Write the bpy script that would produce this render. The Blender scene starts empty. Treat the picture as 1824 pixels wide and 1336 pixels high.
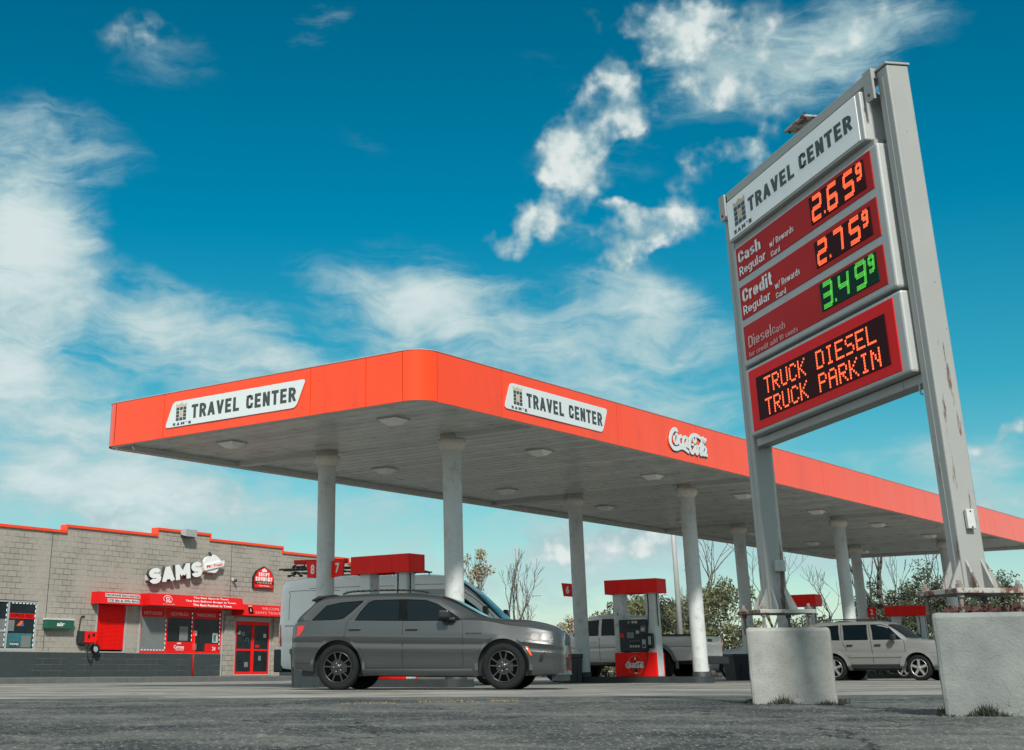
import bpy, bmesh, math, random
from mathutils import Vector, Matrix, noise as mnoise
R = math.radians
scene = bpy.context.scene
# ---------------------------------------------------------------- camera
cam_d = bpy.data.cameras.new("camera")
cam = bpy.data.objects.new("camera", cam_d)
scene.collection.objects.link(cam)
scene.camera = cam
cam_d.sensor_fit = 'HORIZONTAL'
cam_d.sensor_width = 36.0
cam_d.lens = 36.0 * 2380.1 / 1824.0
cam_d.shift_x = (912 - 712.5) / 1824.0
cam_d.shift_y = -(668 - 259.2) / 1824.0
cam_d.clip_start = 0.05
cam_d.clip_end = 3000
PITCH, ROLL, CAM_H = 0.3757, -0.0044, 0.3002
_f = Vector((0, math.cos(PITCH), math.sin(PITCH)))
_u = Vector((0, -math.sin(PITCH), math.cos(PITCH)))
_x = Vector((1, 0, 0))
_xx = _x * math.cos(ROLL) + _u * math.sin(ROLL)
_uu = _u * math.cos(ROLL) - _x * math.sin(ROLL)
m = Matrix((_xx, _uu, -_f)).transposed().to_4x4()
m.translation = Vector((0, 0, CAM_H))
cam.matrix_world = m
# ---------------------------------------------------------------- exposure
scene.view_settings.view_transform = 'Standard'
scene.view_settings.look = 'None'
scene.view_settings.exposure = 0.28
scene.view_settings.gamma = 1.0
# ---------------------------------------------------------------- node helpers
def nn(nt, typ, ins=None, **props):
    n = nt.nodes.new(typ)
    for k, v in props.items():
        setattr(n, k, v)
    if ins:
        for k, v in ins.items():
            s = n.inputs[k]
            if isinstance(v, bpy.types.NodeSocket):
                nt.links.new(v, s)
            else:
                s.default_value = v
    return n
def mth(nt, op, a, b=None, c=None, clamp=False):
    n = nt.nodes.new('ShaderNodeMath'); n.operation = op; n.use_clamp = clamp
    for i, v in enumerate((a, b, c)):
        if v is None: continue
        if isinstance(v, bpy.types.NodeSocket): nt.links.new(v, n.inputs[i])
        else: n.inputs[i].default_value = v
    return n.outputs[0]
def mixc(nt, fac, a, b, blend='MIX'):
    n = nt.nodes.new('ShaderNodeMix'); n.data_type = 'RGBA'; n.blend_type = blend
    for s, v in ((n.inputs[0], fac), (n.inputs[6], a), (n.inputs[7], b)):
        if isinstance(v, bpy.types.NodeSocket): nt.links.new(v, s)
        else: s.default_value = v if not isinstance(v, tuple) or len(v) == 4 else (*v, 1)
    return n.outputs[2]
def ramp(nt, fac, stops, interp='LINEAR'):
    n = nt.nodes.new('ShaderNodeValToRGB'); cr = n.color_ramp; cr.interpolation = interp
    while len(cr.elements) < len(stops): cr.elements.new(0.5)
    for e, (p, c) in zip(cr.elements, stops):
        e.position = p
        e.color = (c, c, c, 1) if isinstance(c, (int, float)) else (*c, 1)
    nt.links.new(fac, n.inputs[0])
    return n.outputs[0]
def smooth(nt, v, lo, hi):
    n = nt.nodes.new('ShaderNodeMapRange'); n.interpolation_type = 'SMOOTHSTEP'
    nt.links.new(v, n.inputs[0]); n.inputs[1].default_value = lo; n.inputs[2].default_value = hi
    n.inputs[3].default_value = 0; n.inputs[4].default_value = 1
    return n.outputs[0]
# ---------------------------------------------------------------- world: sky with clouds
SUN_DIR = Vector((0.10, -0.76, 0.66)).normalized()
sun_el = math.asin(SUN_DIR.z)
sun_az = math.atan2(SUN_DIR.x, SUN_DIR.y)
world = bpy.data.worlds.new("World")
scene.world = world
world.use_nodes = True
wt = world.node_tree
wt.nodes.clear()
CUM = [(0.173, 0.401, 0.038, 0.029, 0.52, 1.25), (0.138, 0.367, 0.031, 0.025, 0.35, 1.1), (0.156, 0.375, 0.035, 0.03, 0.0, 0.9), (0.242, 0.401, 0.065, 0.026, -0.35, 1.1), (0.279, 0.39, 0.025, 0.016, -0.35, 0.6), (0.199, 0.31, 0.04, 0.016, -0.05, 1.5), (0.182, 0.313, 0.026, 0.012, 0.0, 0.8), (0.115, 0.318, 0.036, 0.016, 0.35, 1.3), (0.112, 0.335, 0.026, 0.02, 0.52, 1.1), (0.154, 0.304, 0.028, 0.021, -0.35, 1.3), (0.167, 0.287, 0.021, 0.016, -0.7, 0.6), (0.136, 0.338, 0.026, 0.012, 0.0, 0.6), (0.258, 0.355, 0.028, 0.017, 0.0, 1.3), (0.21, 0.338, 0.03, 0.012, -0.17, 0.45), (0.216, 0.453, 0.049, 0.02, -0.17, 0.75), (0.267, 0.432, 0.056, 0.024, 0.0, 0.65), (0.317, 0.418, 0.046, 0.024, 0.0, 0.6), (0.248, 0.458, 0.088, 0.02, 0.0, 0.4), (0.374, 0.434, 0.06, 0.027, 0.35, 0.35), (-0.21, 0.449, 0.03, 0.018, -0.35, 0.45), (0.403, 0.146, 0.039, 0.008, 0.26, 0.9), (0.425, 0.152, 0.021, 0.005, 0.26, 0.5), (0.166, 0.086, 0.078, 0.011, 0.05, 0.9), (-0.188, 0.112, 0.067, 0.017, 0.09, 0.6), (-0.136, 0.118, 0.036, 0.009, 0.09, 0.5), (0.114, 0.073, 0.063, 0.015, 0.0, 0.6), (-0.031, 0.148, 0.05, 0.012, 0.0, 0.2), (-0.118, 0.074, 0.08, 0.011, 0.0, 0.4), (-0.063, 0.097, 0.049, 0.01, 0.0, 0.3), (0.344, 0.086, 0.071, 0.022, 0.0, 0.5)]
CIR = [(-0.30, 0.335, 0.085, 0.05, -0.3, .75), (-0.285, 0.30, 0.06, 0.05, 0.0, .8), (-0.30, 0.25, 0.075, 0.08, 0.0, 1.0), (-0.28, 0.20, 0.09, 0.06, 0.0, .6), (-0.22, 0.165, 0.12, 0.035, -0.45, 0.4), (-0.28, 0.12, 0.09, 0.03, -0.1, 0.2), (0.02, 0.262, 0.05, 0.02, -0.4, 0.5), (-0.175, 0.225, 0.175, 0.042, -0.44, .85), (-0.251, 0.164, 0.126, 0.043, -0.35, 0.6), (-0.091, 0.217, 0.139, 0.037, -0.38, 0.8), (-0.006, 0.245, 0.11, 0.035, -0.44, 0.75), (0.059, 0.245, 0.11, 0.042, -0.52, 0.75), (0.12, 0.225, 0.12, 0.035, -0.44, 0.6), (0.19, 0.25, 0.10, 0.05, -0.3, 0.4), (0.18, 0.17, 0.2, 0.04, -0.2, 0.45), (0.38, 0.12, 0.12, 0.04, 0.1, 0.5), (-0.263, 0.129, 0.116, 0.038, -0.14, 0.7), (-0.168, 0.112, 0.16, 0.035, 0.0, 0.6), (-0.062, 0.471, 0.028, 0.037, -1.05, 0.35), (-0.071, 0.458, 0.023, 0.037, -1.05, 0.3), (-0.198, 0.436, 0.09, 0.041, -0.17, 0.3), (-0.262, 0.373, 0.085, 0.037, -0.35, 0.5), (-0.037, 0.384, 0.05, 0.021, -0.35, 0.18), (0.266, 0.425, 0.18, 0.05, 0.0, 0.6), (0.353, 0.433, 0.13, 0.045, 0.26, 0.55), (0.15, 0.35, 0.09, 0.05, 0.4, 0.35), (0.204, 0.22, 0.102, 0.044, -0.35, 0.3), (0.166, 0.262, 0.084, 0.033, -0.52, 0.3), (0.406, 0.142, 0.056, 0.018, 0.26, 0.4), (-0.006, 0.113, 0.245, 0.035, 0.0, 0.5), (0.308, 0.088, 0.182, 0.029, 0.0, 0.6), (0.153, 0.072, 0.234, 0.03, 0.0, 0.6)]
def build_world():
    nt = wt
    out = nn(nt, 'ShaderNodeOutputWorld'); bg = nn(nt, 'ShaderNodeBackground')
    nt.links.new(bg.outputs[0], out.inputs[0])
    sky = nn(nt, 'ShaderNodeTexSky', sky_type='NISHITA', sun_disc=False)
    sky.sun_elevation = sun_el; sky.sun_rotation = sun_az
    sky.air_density = 1.0; sky.dust_density = 0.6; sky.ozone_density = 1.5
    tc = nn(nt, 'ShaderNodeTexCoord')
    d = tc.outputs['Generated']
    sp = nn(nt, 'ShaderNodeSeparateXYZ', {0: d})
    az = mth(nt, 'ARCTAN2', sp.outputs[0], sp.outputs[1])
    el = mth(nt, 'ARCSINE', sp.outputs[2])
    ae = nn(nt, 'ShaderNodeCombineXYZ', {0: az, 1: el}).outputs[0]
    # gentle warping so that no cloud keeps an elliptical outline
    wn = nn(nt, 'ShaderNodeTexNoise', {'Vector': d, 'Scale': 16.0, 'Detail': 3.0}).outputs['Color']
    wv = nn(nt, 'ShaderNodeVectorMath', {0: wn, 1: (0.5, 0.5, 0.5)}, operation='SUBTRACT').outputs[0]
    wv = nn(nt, 'ShaderNodeVectorMath', {0: wv, 3: 0.035}, operation='SCALE').outputs[0]
    aew = nn(nt, 'ShaderNodeVectorMath', {0: ae, 1: wv}, operation='ADD').outputs[0]
    def blobs(lst, src, k=1.0):
        tot = None
        for a, e, ra, re_, ro, w in lst:
            mp = nn(nt, 'ShaderNodeMapping', {'Vector': src, 'Location': (a, e, 0), 'Rotation': (0, 0, ro), 'Scale': (ra*k, re_*k, 1)}, vector_type='TEXTURE')
            g = nn(nt, 'ShaderNodeTexGradient', {'Vector': mp.outputs[0]}, gradient_type='SPHERICAL')
            v = mth(nt, 'MULTIPLY', g.outputs['Fac'], w)
            tot = v if tot is None else mth(nt, 'ADD', tot, v)
        return tot
    # base gradient of the clear sky (tint over the physical sky)
    tint = ramp(nt, mth(nt, 'DIVIDE', el, 1.5708), [(0.0, TINT[0]), (0.06, TINT[1]), (0.12, TINT[2]), (0.2, TINT[3]), (0.32, TINT[4]), (1.0, TINT[5])])
    base = mixc(nt, 1.0, sky.outputs[0], tint, 'MULTIPLY')
    # cirrus: stretched noise
    mpc = nn(nt, 'ShaderNodeMapping', {'Vector': aew, 'Rotation': (0, 0, R(-28)), 'Scale': (14, 52, 1)}, vector_type='TEXTURE')
    mpc.vector_type = 'POINT'; mpc.inputs['Rotation'].default_value = (0, 0, R(26))
    nc = nn(nt, 'ShaderNodeTexNoise', {'Vector': mpc.outputs[0], 'Scale': 1.0, 'Detail': 9.0, 'Roughness': 0.62, 'Distortion': 0.5}).outputs['Fac']
    nc2 = nn(nt, 'ShaderNodeTexNoise', {'Vector': d, 'Scale': 11.0, 'Detail': 6.0, 'Roughness': 0.6}).outputs['Fac']
    bc = blobs(CIR, aew, 1.15)
    low = smooth(nt, el, 0.17, 0.0)
    msk = mth(nt, 'ADD', mth(nt, 'MULTIPLY', bc, 2.2), mth(nt, 'MULTIPLY', low, 0.8), clamp=True)
    nz = mth(nt, 'ADD', mth(nt, 'MULTIPLY', mth(nt, 'SUBTRACT', nc, 0.5), 2.0), mth(nt, 'MULTIPLY', mth(nt, 'SUBTRACT', nc2, 0.5), 1.9))
    v = mth(nt, 'ADD', mth(nt, 'MULTIPLY', bc, 1.15), mth(nt, 'MULTIPLY', nz, msk))
    v = mth(nt, 'ADD', v, mth(nt, 'MULTIPLY', low, 0.62))
    # added bright veil outside the view; lifts ambient light, strongest on the left
    side = smooth(nt, mth(nt, 'ABSOLUTE', az), 0.5, 0.9)
    high = smooth(nt, el, 0.55, 0.8)
    v = mth(nt, 'ADD', v, mth(nt, 'MULTIPLY', mth(nt, 'MAXIMUM', side, high), 0.8))
    ci = smooth(nt, v, 0.15, 1.35)
    ci = mth(nt, 'MULTIPLY', ci, 0.93)
    CC = mixc(nt, smooth(nt, v, 0.9, 1.9), CIRCOL, (5.5, 6.2, 6.2))
    ccirc = mixc(nt, mth(nt, 'MAXIMUM', side, high), CC, mixc(nt, smooth(nt, az, -0.2, -0.7), (4.6, 5.0, 4.95), (9.5, 9.9, 9.6)))
    cirr = mixc(nt, ci, base, ccirc)
    # cumulus: puffy noise
    n1 = nn(nt, 'ShaderNodeTexNoise', {'Vector': d, 'Scale': 26.0, 'Detail': 8.0, 'Roughness': 0.55}).outputs['Fac']
    n3 = nn(nt, 'ShaderNodeTexNoise', {'Vector': d, 'Scale': 13.0, 'Detail': 4.0, 'Roughness': 0.6}).outputs['Fac']
    wn2 = nn(nt, 'ShaderNodeTexNoise', {'Vector': d, 'Scale': 34.0, 'Detail': 4.0}).outputs['Color']
    wv2 = nn(nt, 'ShaderNodeVectorMath', {0: nn(nt, 'ShaderNodeVectorMath', {0: wn2, 1: (0.5, 0.5, 0.5)}, operation='SUBTRACT').outputs[0], 3: 0.035}, operation='SCALE').outputs[0]
    aec = nn(nt, 'ShaderNodeVectorMath', {0: aew, 1: wv2}, operation='ADD').outputs[0]
    bb = blobs(CUM, aec, 1.35)
    dens = mth(nt, 'ADD', mth(nt, 'MULTIPLY', mth(nt, 'MINIMUM', bb, 0.9), 1.05), mth(nt, 'MULTIPLY', mth(nt, 'MULTIPLY', mth(nt, 'ADD', mth(nt, 'SUBTRACT', n1, 0.53), mth(nt, 'MULTIPLY', mth(nt, 'SUBTRACT', n3, 0.5), 0.8)), 3.3), mth(nt, 'MULTIPLY', bb, 3.0, clamp=True)))
    al = smooth(nt, dens, 0.04, 1.25)
    off = nn(nt, 'ShaderNodeVectorMath', {0: d, 1: (0.006, 0.0, -0.012)}, operation='ADD').outputs[0]
    n2 = nn(nt, 'ShaderNodeTexNoise', {'Vector': off, 'Scale': 26.0, 'Detail': 8.0, 'Roughness': 0.55}).outputs['Fac']
    sh = mth(nt, 'ADD', mth(nt, 'MULTIPLY', mth(nt, 'SUBTRACT', n1, n2), 2.5), mth(nt, 'MULTIPLY', dens, 0.55), clamp=False)
    lit = smooth(nt, sh, 0.15, 1.15)
    ccol = mixc(nt, lit, CUMSH, CUMLIT)
    final = mixc(nt, mth(nt, 'MULTIPLY', al, 0.97), cirr, ccol)
    nt.links.new(final, bg.inputs[0])
    bg.inputs[1].default_value = 0.105
TINT = [(0.92, 0.94, 0.92), (0.42, 0.76, 0.70), (0.10, 0.67, 0.66), (0.0, 0.60, 0.67), (0.0, 0.50, 0.56), (0.30, 0.6, 0.62)]
CIRCOL = (3.6, 4.95, 5.1)
CUMLIT = (6.0, 6.45, 6.3)
CUMSH = (3.1, 4.3, 4.5)
build_world()
# ---------------------------------------------------------------- sun
sl = bpy.data.lights.new("sun", 'SUN')
sl.energy = 3.8
sl.angle = R(5)
sl.color = (1.0, 0.95, 0.87)
sun = bpy.data.objects.new("sun", sl)
scene.collection.objects.link(sun)
sun.rotation_euler = SUN_DIR.to_track_quat('Z', 'Y').to_euler()
# ---------------------------------------------------------------- materials
def S(r, g, b):
    def c(v):
        v /= 255.0
        return v / 12.92 if v <= 0.04045 else ((v + 0.055) / 1.055) ** 2.4
    return (c(r), c(g), c(b))
def mat(name, col, rough=0.6, metal=0.0, var=0.0, vscale=4.0, bump=0.0, bscale=30.0, coat=0.0, spec=0.5, dirt=None, dscale=1.5, damt=0.5, stretch=None, emit=None, estr=1.0):
    m = bpy.data.materials.new(name); m.use_nodes = True
    nt = m.node_tree; p = nt.nodes['Principled BSDF']
    p.inputs['Roughness'].default_value = rough
    p.inputs['Metallic'].default_value = metal
    p.inputs['Coat Weight'].default_value = coat
    p.inputs['Coat Roughness'].default_value = 0.08
    p.inputs['Specular IOR Level'].default_value = spec
    tc = nn(nt, 'ShaderNodeTexCoord').outputs['Object']
    if stretch: tc = nn(nt, 'ShaderNodeMapping', {'Vector': tc, 'Scale': stretch}).outputs[0]
    c = (*col, 1)
    if var > 0:
        n = nn(nt, 'ShaderNodeTexNoise', {'Vector': tc, 'Scale': vscale, 'Detail': 8.0, 'Roughness': 0.65}).outputs['Fac']
        k = mth(nt, 'ADD', 1.0, mth(nt, 'MULTIPLY', mth(nt, 'SUBTRACT', n, 0.5), var * 3))
        c = mixc(nt, 1.0, c, nn(nt, 'ShaderNodeCombineColor', {0: k, 1: k, 2: k}).outputs[0], 'MULTIPLY')
    if dirt:
        n = nn(nt, 'ShaderNodeTexNoise', {'Vector': tc, 'Scale': dscale, 'Detail': 10.0, 'Roughness': 0.7}).outputs['Fac']
        c = mixc(nt, mth(nt, 'MULTIPLY', smooth(nt, n, 0.5, 0.72), damt), c, dirt)
    if isinstance(c, tuple): p.inputs['Base Color'].default_value = c
    else: nt.links.new(c, p.inputs['Base Color'])
    if bump > 0:
        n = nn(nt, 'ShaderNodeTexNoise', {'Vector': tc, 'Scale': bscale, 'Detail': 6.0, 'Roughness': 0.6}).outputs['Fac']
        b = nn(nt, 'ShaderNodeBump', {'Height': n, 'Strength': bump, 'Distance': 0.02})
        nt.links.new(b.outputs[0], p.inputs['Normal'])
    if emit:
        p.inputs['Emission Color'].default_value = (*emit, 1)
        p.inputs['Emission Strength'].default_value = estr
    return m
M = {}
M['red'] = mat('red_panel', (0.88, 0.055, 0.002), 0.27, var=0.07, vscale=1.6, spec=0.3, coat=0.6, bump=0.08, bscale=1.3, dirt=(0.55, 0.03, 0.01), dscale=1.3, damt=0.45, stretch=(1, 1, 0.25))
M['red_metal'] = mat('red_metal', (0.86, 0.008, 0.005), 0.5, spec=0.25, var=0.18, vscale=2.5, stretch=(3, 3, 0.6))
M['red_dark'] = mat('red_awning', (0.66, 0.010, 0.010), 0.5, spec=0.25, var=0.10, vscale=2.0)
M['red_face'] = mat('red_sign_face', (0.44, 0.014, 0.012), 0.5, spec=0.12, var=0.10, vscale=3)
M['red_face_low'] = mat('red_message_face', (0.72, 0.008, 0.008), 0.45, spec=0.12, var=0.05, vscale=3)
M['white'] = mat('white_panel', (0.62, 0.68, 0.68), 0.2, coat=0.8, var=0.03, vscale=2)
M['white_sign'] = mat('white_sign_face', (0.86, 0.88, 0.86), 0.35, var=0.04, vscale=2.0)
M['letter_grey'] = mat('grey_lettering', (0.045, 0.055, 0.055), 0.5)
M['letter_white'] = mat('white_lettering', (0.74, 0.76, 0.74), 0.5)
M['letter_pale'] = mat('pale_red_lettering', (0.62, 0.34, 0.32), 0.5)
M['tan'] = mat('tan_mark', (0.52, 0.42, 0.27), 0.5)
M['black'] = mat('black_plastic', (0.010, 0.013, 0.014), 0.4)
M['dark'] = mat('dark_metal', (0.02, 0.026, 0.028), 0.5, var=0.2)
M['rubber'] = mat('tyre_rubber', (0.010, 0.012, 0.013), 0.8, spec=0.2, bump=0.3, bscale=60, var=0.2)
M['grey_metal'] = mat('grey_metal', (0.36, 0.38, 0.37), 0.45, var=0.12, vscale=5)
M['silver'] = mat('aluminium', (0.40, 0.42, 0.41), 0.5, metal=0.15, var=0.10)
M['column'] = mat('column_paint', (0.54, 0.575, 0.565), 0.55, var=0.10, vscale=3.0, bump=0.12, bscale=25, dirt=(0.16, 0.15, 0.14), dscale=3.5, damt=0.45)
M['cap'] = mat('column_cap', (0.66, 0.63, 0.57), 0.7, var=0.18, vscale=8, bump=0.2, bscale=30)
M['trim'] = mat('soffit_trim', (0.52, 0.525, 0.50), 0.5, var=0.1)
M['glass'] = mat('dark_glass', (0.010, 0.016, 0.019), 0.06, spec=0.8, var=0.2)
M['car_glass'] = mat('tinted_glass', (0.004, 0.009, 0.012), 0.08, spec=0.2)
M['store_glass'] = mat('store_glass', (0.010, 0.018, 0.021), 0.12, spec=0.25, var=0.9, vscale=2.2)
M['frost'] = mat('frosted_film', (0.17, 0.19, 0.185), 0.35, var=0.15, vscale=5)
M['paper'] = mat('paper', (0.5, 0.52, 0.50), 0.6, var=0.25, vscale=9)
M['teal'] = mat('teal_poster', (0.03, 0.15, 0.17), 0.5, var=0.5, vscale=7)
M['green'] = mat('green_box', (0.012, 0.10, 0.060), 0.4, var=0.1)
M['blue'] = mat('blue_mark', (0.03, 0.12, 0.45), 0.4)
M['orange'] = mat('orange_mark', (0.8, 0.14, 0.02), 0.4)
M['led_red'] = mat('red_led', (0.4, 0.02, 0.0), 0.5, emit=(1.0, 0.13, 0.035), estr=1.5)
M['led_green'] = mat('green_led', (0.02, 0.3, 0.02), 0.5, emit=(0.12, 0.75, 0.06), estr=0.7)
M['led_back'] = mat('display_black', (0.035, 0.004, 0.006), 0.6, spec=0.1)
M['led_back_green'] = mat('display_dark_green', (0.004, 0.035, 0.022), 0.6, spec=0.1)
M['light_string'] = mat('window_light_string', (0.6, 0.7, 0.7), 0.5, emit=(0.7, 0.95, 1.0), estr=0.2)
M['gravel'] = mat('gravel_stone', (0.13, 0.135, 0.13), 0.9, var=0.5, vscale=20)
M['bark'] = mat('bark', (0.13, 0.118, 0.10), 0.9, var=0.3, vscale=9)
M['bark_dark'] = mat('bark_dark', (0.06, 0.055, 0.048), 0.9, var=0.3, vscale=9)
M['kerb'] = mat('kerb_concrete', (0.115, 0.12, 0.115), 0.85, var=0.3, vscale=4, bump=0.3, bscale=30)
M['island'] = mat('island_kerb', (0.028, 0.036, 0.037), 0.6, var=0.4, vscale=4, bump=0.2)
M['rust_bolt'] = mat('rusty_bolt', (0.20, 0.17, 0.15), 0.8, var=0.4, vscale=12, dirt=(0.10, 0.035, 0.02), dscale=9, damt=0.8)
M['paint_grey'] = mat('grey_car_paint', (0.036, 0.042, 0.042), 0.32, metal=0.25, coat=1.0, var=0.04)
M['paint_white'] = mat('white_van_paint', (0.80, 0.81, 0.79), 0.35, coat=0.5, var=0.03)
M['paint_sand'] = mat('pale_truck_paint', (0.62, 0.61, 0.57), 0.3, coat=0.6, var=0.03)
M['paint_silver'] = mat('silver_car_paint', (0.27, 0.275, 0.265), 0.3, metal=0.4, coat=0.6, var=0.03)
M['paint_dark'] = mat('dark_car_paint', (0.03, 0.035, 0.038), 0.25, coat=0.7)
M['trimgrey'] = mat('grey_cladding', (0.20, 0.205, 0.195), 0.5, var=0.05)
M['void'] = mat('dark_void', (0.003, 0.003, 0.003), 0.95, spec=0.0)
M['rim'] = mat('dark_rim', (0.055, 0.06, 0.06), 0.3, metal=0.7)
M['rim_light'] = mat('silver_rim', (0.42, 0.42, 0.40), 0.3, metal=0.6)
M['lamp_clear'] = mat('headlight_lens', (0.11, 0.12, 0.12), 0.3, coat=0.0, spec=0.3, var=0.6, vscale=14)
M['lamp_red'] = mat('tail_light_lens', (0.50, 0.012, 0.012), 0.15, coat=0.8)
M['lamp_amber'] = mat('amber_marker', (0.85, 0.10, 0.02), 0.2, coat=0.5)
M['seal'] = mat('matte_seal', (0.006, 0.008, 0.009), 0.85, spec=0.05)
M['chrome'] = mat('chrome', (0.6, 0.6, 0.6), 0.12, metal=1.0)
M['fixture'] = mat('fixture_lens', (0.85, 0.85, 0.82), 0.35, var=0.15, vscale=8)
M['grass'] = mat('grass_blades', (0.030, 0.036, 0.020), 0.85, var=0.5, vscale=20)
M['leaf_green'] = mat('leaf_green', (0.115, 0.125, 0.058), 0.7, var=0.6, vscale=1.2)
M['leaf_dark'] = mat('leaf_dark_green', (0.062, 0.072, 0.040), 0.7, var=0.55, vscale=1.2)
M['leaf_brown'] = mat('leaf_brown', (0.24, 0.18, 0.10), 0.8, var=0.5, vscale=1.5)
M['bin'] = mat('bin_plastic', (0.020, 0.030, 0.034), 0.5, var=0.1)
M['litter'] = mat('dead_leaf_litter', (0.07, 0.025, 0.02), 0.9, var=0.6, vscale=30)

def wall_mat(name, col, mortar, bw, bh, ox=0.0, amt=0.16, gap=0.014):
    m = bpy.data.materials.new(name); m.use_nodes = True
    nt = m.node_tree; p = nt.nodes['Principled BSDF']; p.inputs['Roughness'].default_value = 0.9
    tc = nn(nt, 'ShaderNodeTexCoord').outputs['Object']
    sp = nn(nt, 'ShaderNodeSeparateXYZ', {0: tc})
    v = nn(nt, 'ShaderNodeCombineXYZ', {0: mth(nt, 'ADD', sp.outputs[0], mth(nt, 'ADD', sp.outputs[1], ox)), 1: sp.outputs[2]}).outputs[0]
    br = nn(nt, 'ShaderNodeTexBrick', {'Vector': v, 'Scale': 1.0, 'Mortar Size': gap, 'Mortar Smooth': 0.3, 'Brick Width': bw, 'Row Height': bh, 'Color1': (*[c*(1-amt) for c in col], 1), 'Color2': (*[c*(1+amt) for c in col], 1), 'Mortar': (*mortar, 1)})
    n = nn(nt, 'ShaderNodeTexNoise', {'Vector': tc, 'Scale': 9.0, 'Detail': 8.0, 'Roughness': 0.7}).outputs['Fac']
    nbig = nn(nt, 'ShaderNodeTexNoise', {'Vector': tc, 'Scale': 0.7, 'Detail': 5.0}).outputs['Fac']
    k = mth(nt, 'ADD', 0.42, mth(nt, 'ADD', mth(nt, 'MULTIPLY', n, 0.7), mth(nt, 'MULTIPLY', nbig, 0.46)))
    # joints only show here and there
    c0 = mixc(nt, smooth(nt, nbig, 0.42, 0.62), br.outputs['Color'], (*col, 1))
    c = mixc(nt, 1.0, c0, nn(nt, 'ShaderNodeCombineColor', {0: k, 1: k, 2: k}).outputs[0], 'MULTIPLY')
    # dirt runs
    st = nn(nt, 'ShaderNodeMapping', {'Vector': tc, 'Scale': (1.3, 1.3, 0.35)}).outputs[0]
    dn = nn(nt, 'ShaderNodeTexNoise', {'Vector': st, 'Scale': 1.6, 'Detail': 8.0, 'Roughness': 0.7}).outputs['Fac']
    c = mixc(nt, mth(nt, 'MULTIPLY', smooth(nt, dn, 0.58, 0.75), 0.5), c, (*[x*0.35 for x in col], 1))
    nt.links.new(c, p.inputs['Base Color'])
    b = nn(nt, 'ShaderNodeBump', {'Height': mth(nt, 'ADD', n, mth(nt, 'MULTIPLY', br.outputs['Fac'], -0.6)), 'Strength': 0.6, 'Distance': 0.02})
    nt.links.new(b.outputs[0], p.inputs['Normal'])
    return m
M['block'] = wall_mat('split_face_block', (0.33, 0.305, 0.262), (0.15, 0.14, 0.12), 0.40, 0.20, amt=0.07, gap=0.012)
M['block_dark'] = wall_mat('dark_painted_block', (0.034, 0.048, 0.050), (0.09, 0.105, 0.105), 0.84, 0.21, 0.1, gap=0.01)

def post_mat(name):
    m = bpy.data.materials.new(name); m.use_nodes = True
    nt = m.node_tree; p = nt.nodes['Principled BSDF']; p.inputs['Roughness'].default_value = 0.5
    tc = nn(nt, 'ShaderNodeTexCoord').outputs['Object']
    n = nn(nt, 'ShaderNodeTexNoise', {'Vector': tc, 'Scale': 1.6, 'Detail': 6.0}).outputs['Fac']
    base = mixc(nt, n, (0.25, 0.265, 0.252, 1), (0.35, 0.36, 0.345, 1))
    st = nn(nt, 'ShaderNodeMapping', {'Vector': tc, 'Scale': (13, 13, 1.6)}).outputs[0]
    r = nn(nt, 'ShaderNodeTexNoise', {'Vector': st, 'Scale': 1.0, 'Detail': 8.0, 'Roughness': 0.65}).outputs['Fac']
    # more rust low down, near the welds (wear of the steel itself)
    z = nn(nt, 'ShaderNodeSeparateXYZ', {0: tc}).outputs[2]
    lowz = smooth(nt, z, 2.6, 0.75)
    th = mth(nt, 'ADD', r, mth(nt, 'MULTIPLY', lowz, 0.105))
    c = mixc(nt, mth(nt, 'MULTIPLY', smooth(nt, th, 0.655, 0.72), 0.9), base, (0.10, 0.045, 0.028, 1))
    s = nn(nt, 'ShaderNodeTexNoise', {'Vector': tc, 'Scale': 26.0, 'Detail': 2.0}).outputs['Fac']
    c = mixc(nt, smooth(nt, s, 0.74, 0.78), c, (0.06, 0.05, 0.045, 1))
    nt.links.new(c, p.inputs['Base Color'])
    b = nn(nt, 'ShaderNodeBump', {'Height': s, 'Strength': 0.08, 'Distance': 0.01})
    nt.links.new(b.outputs[0], p.inputs['Normal'])
    return m
M['post'] = post_mat('painted_rusting_steel')
def plate_mat():
    m = bpy.data.materials.new('rusty_base_plate'); m.use_nodes = True
    nt = m.node_tree; p = nt.nodes['Principled BSDF']; p.inputs['Roughness'].default_value = 0.75
    tc = nn(nt, 'ShaderNodeTexCoord').outputs['Object']
    n = nn(nt, 'ShaderNodeTexNoise', {'Vector': tc, 'Scale': 9.0, 'Detail': 8.0, 'Roughness': 0.7}).outputs['Fac']
    c = mixc(nt, smooth(nt, n, 0.46, 0.56), (0.36, 0.36, 0.33, 1), (0.13, 0.045, 0.028, 1))
    nt.links.new(c, p.inputs['Base Color'])
    return m
M['plate'] = plate_mat()
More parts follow.
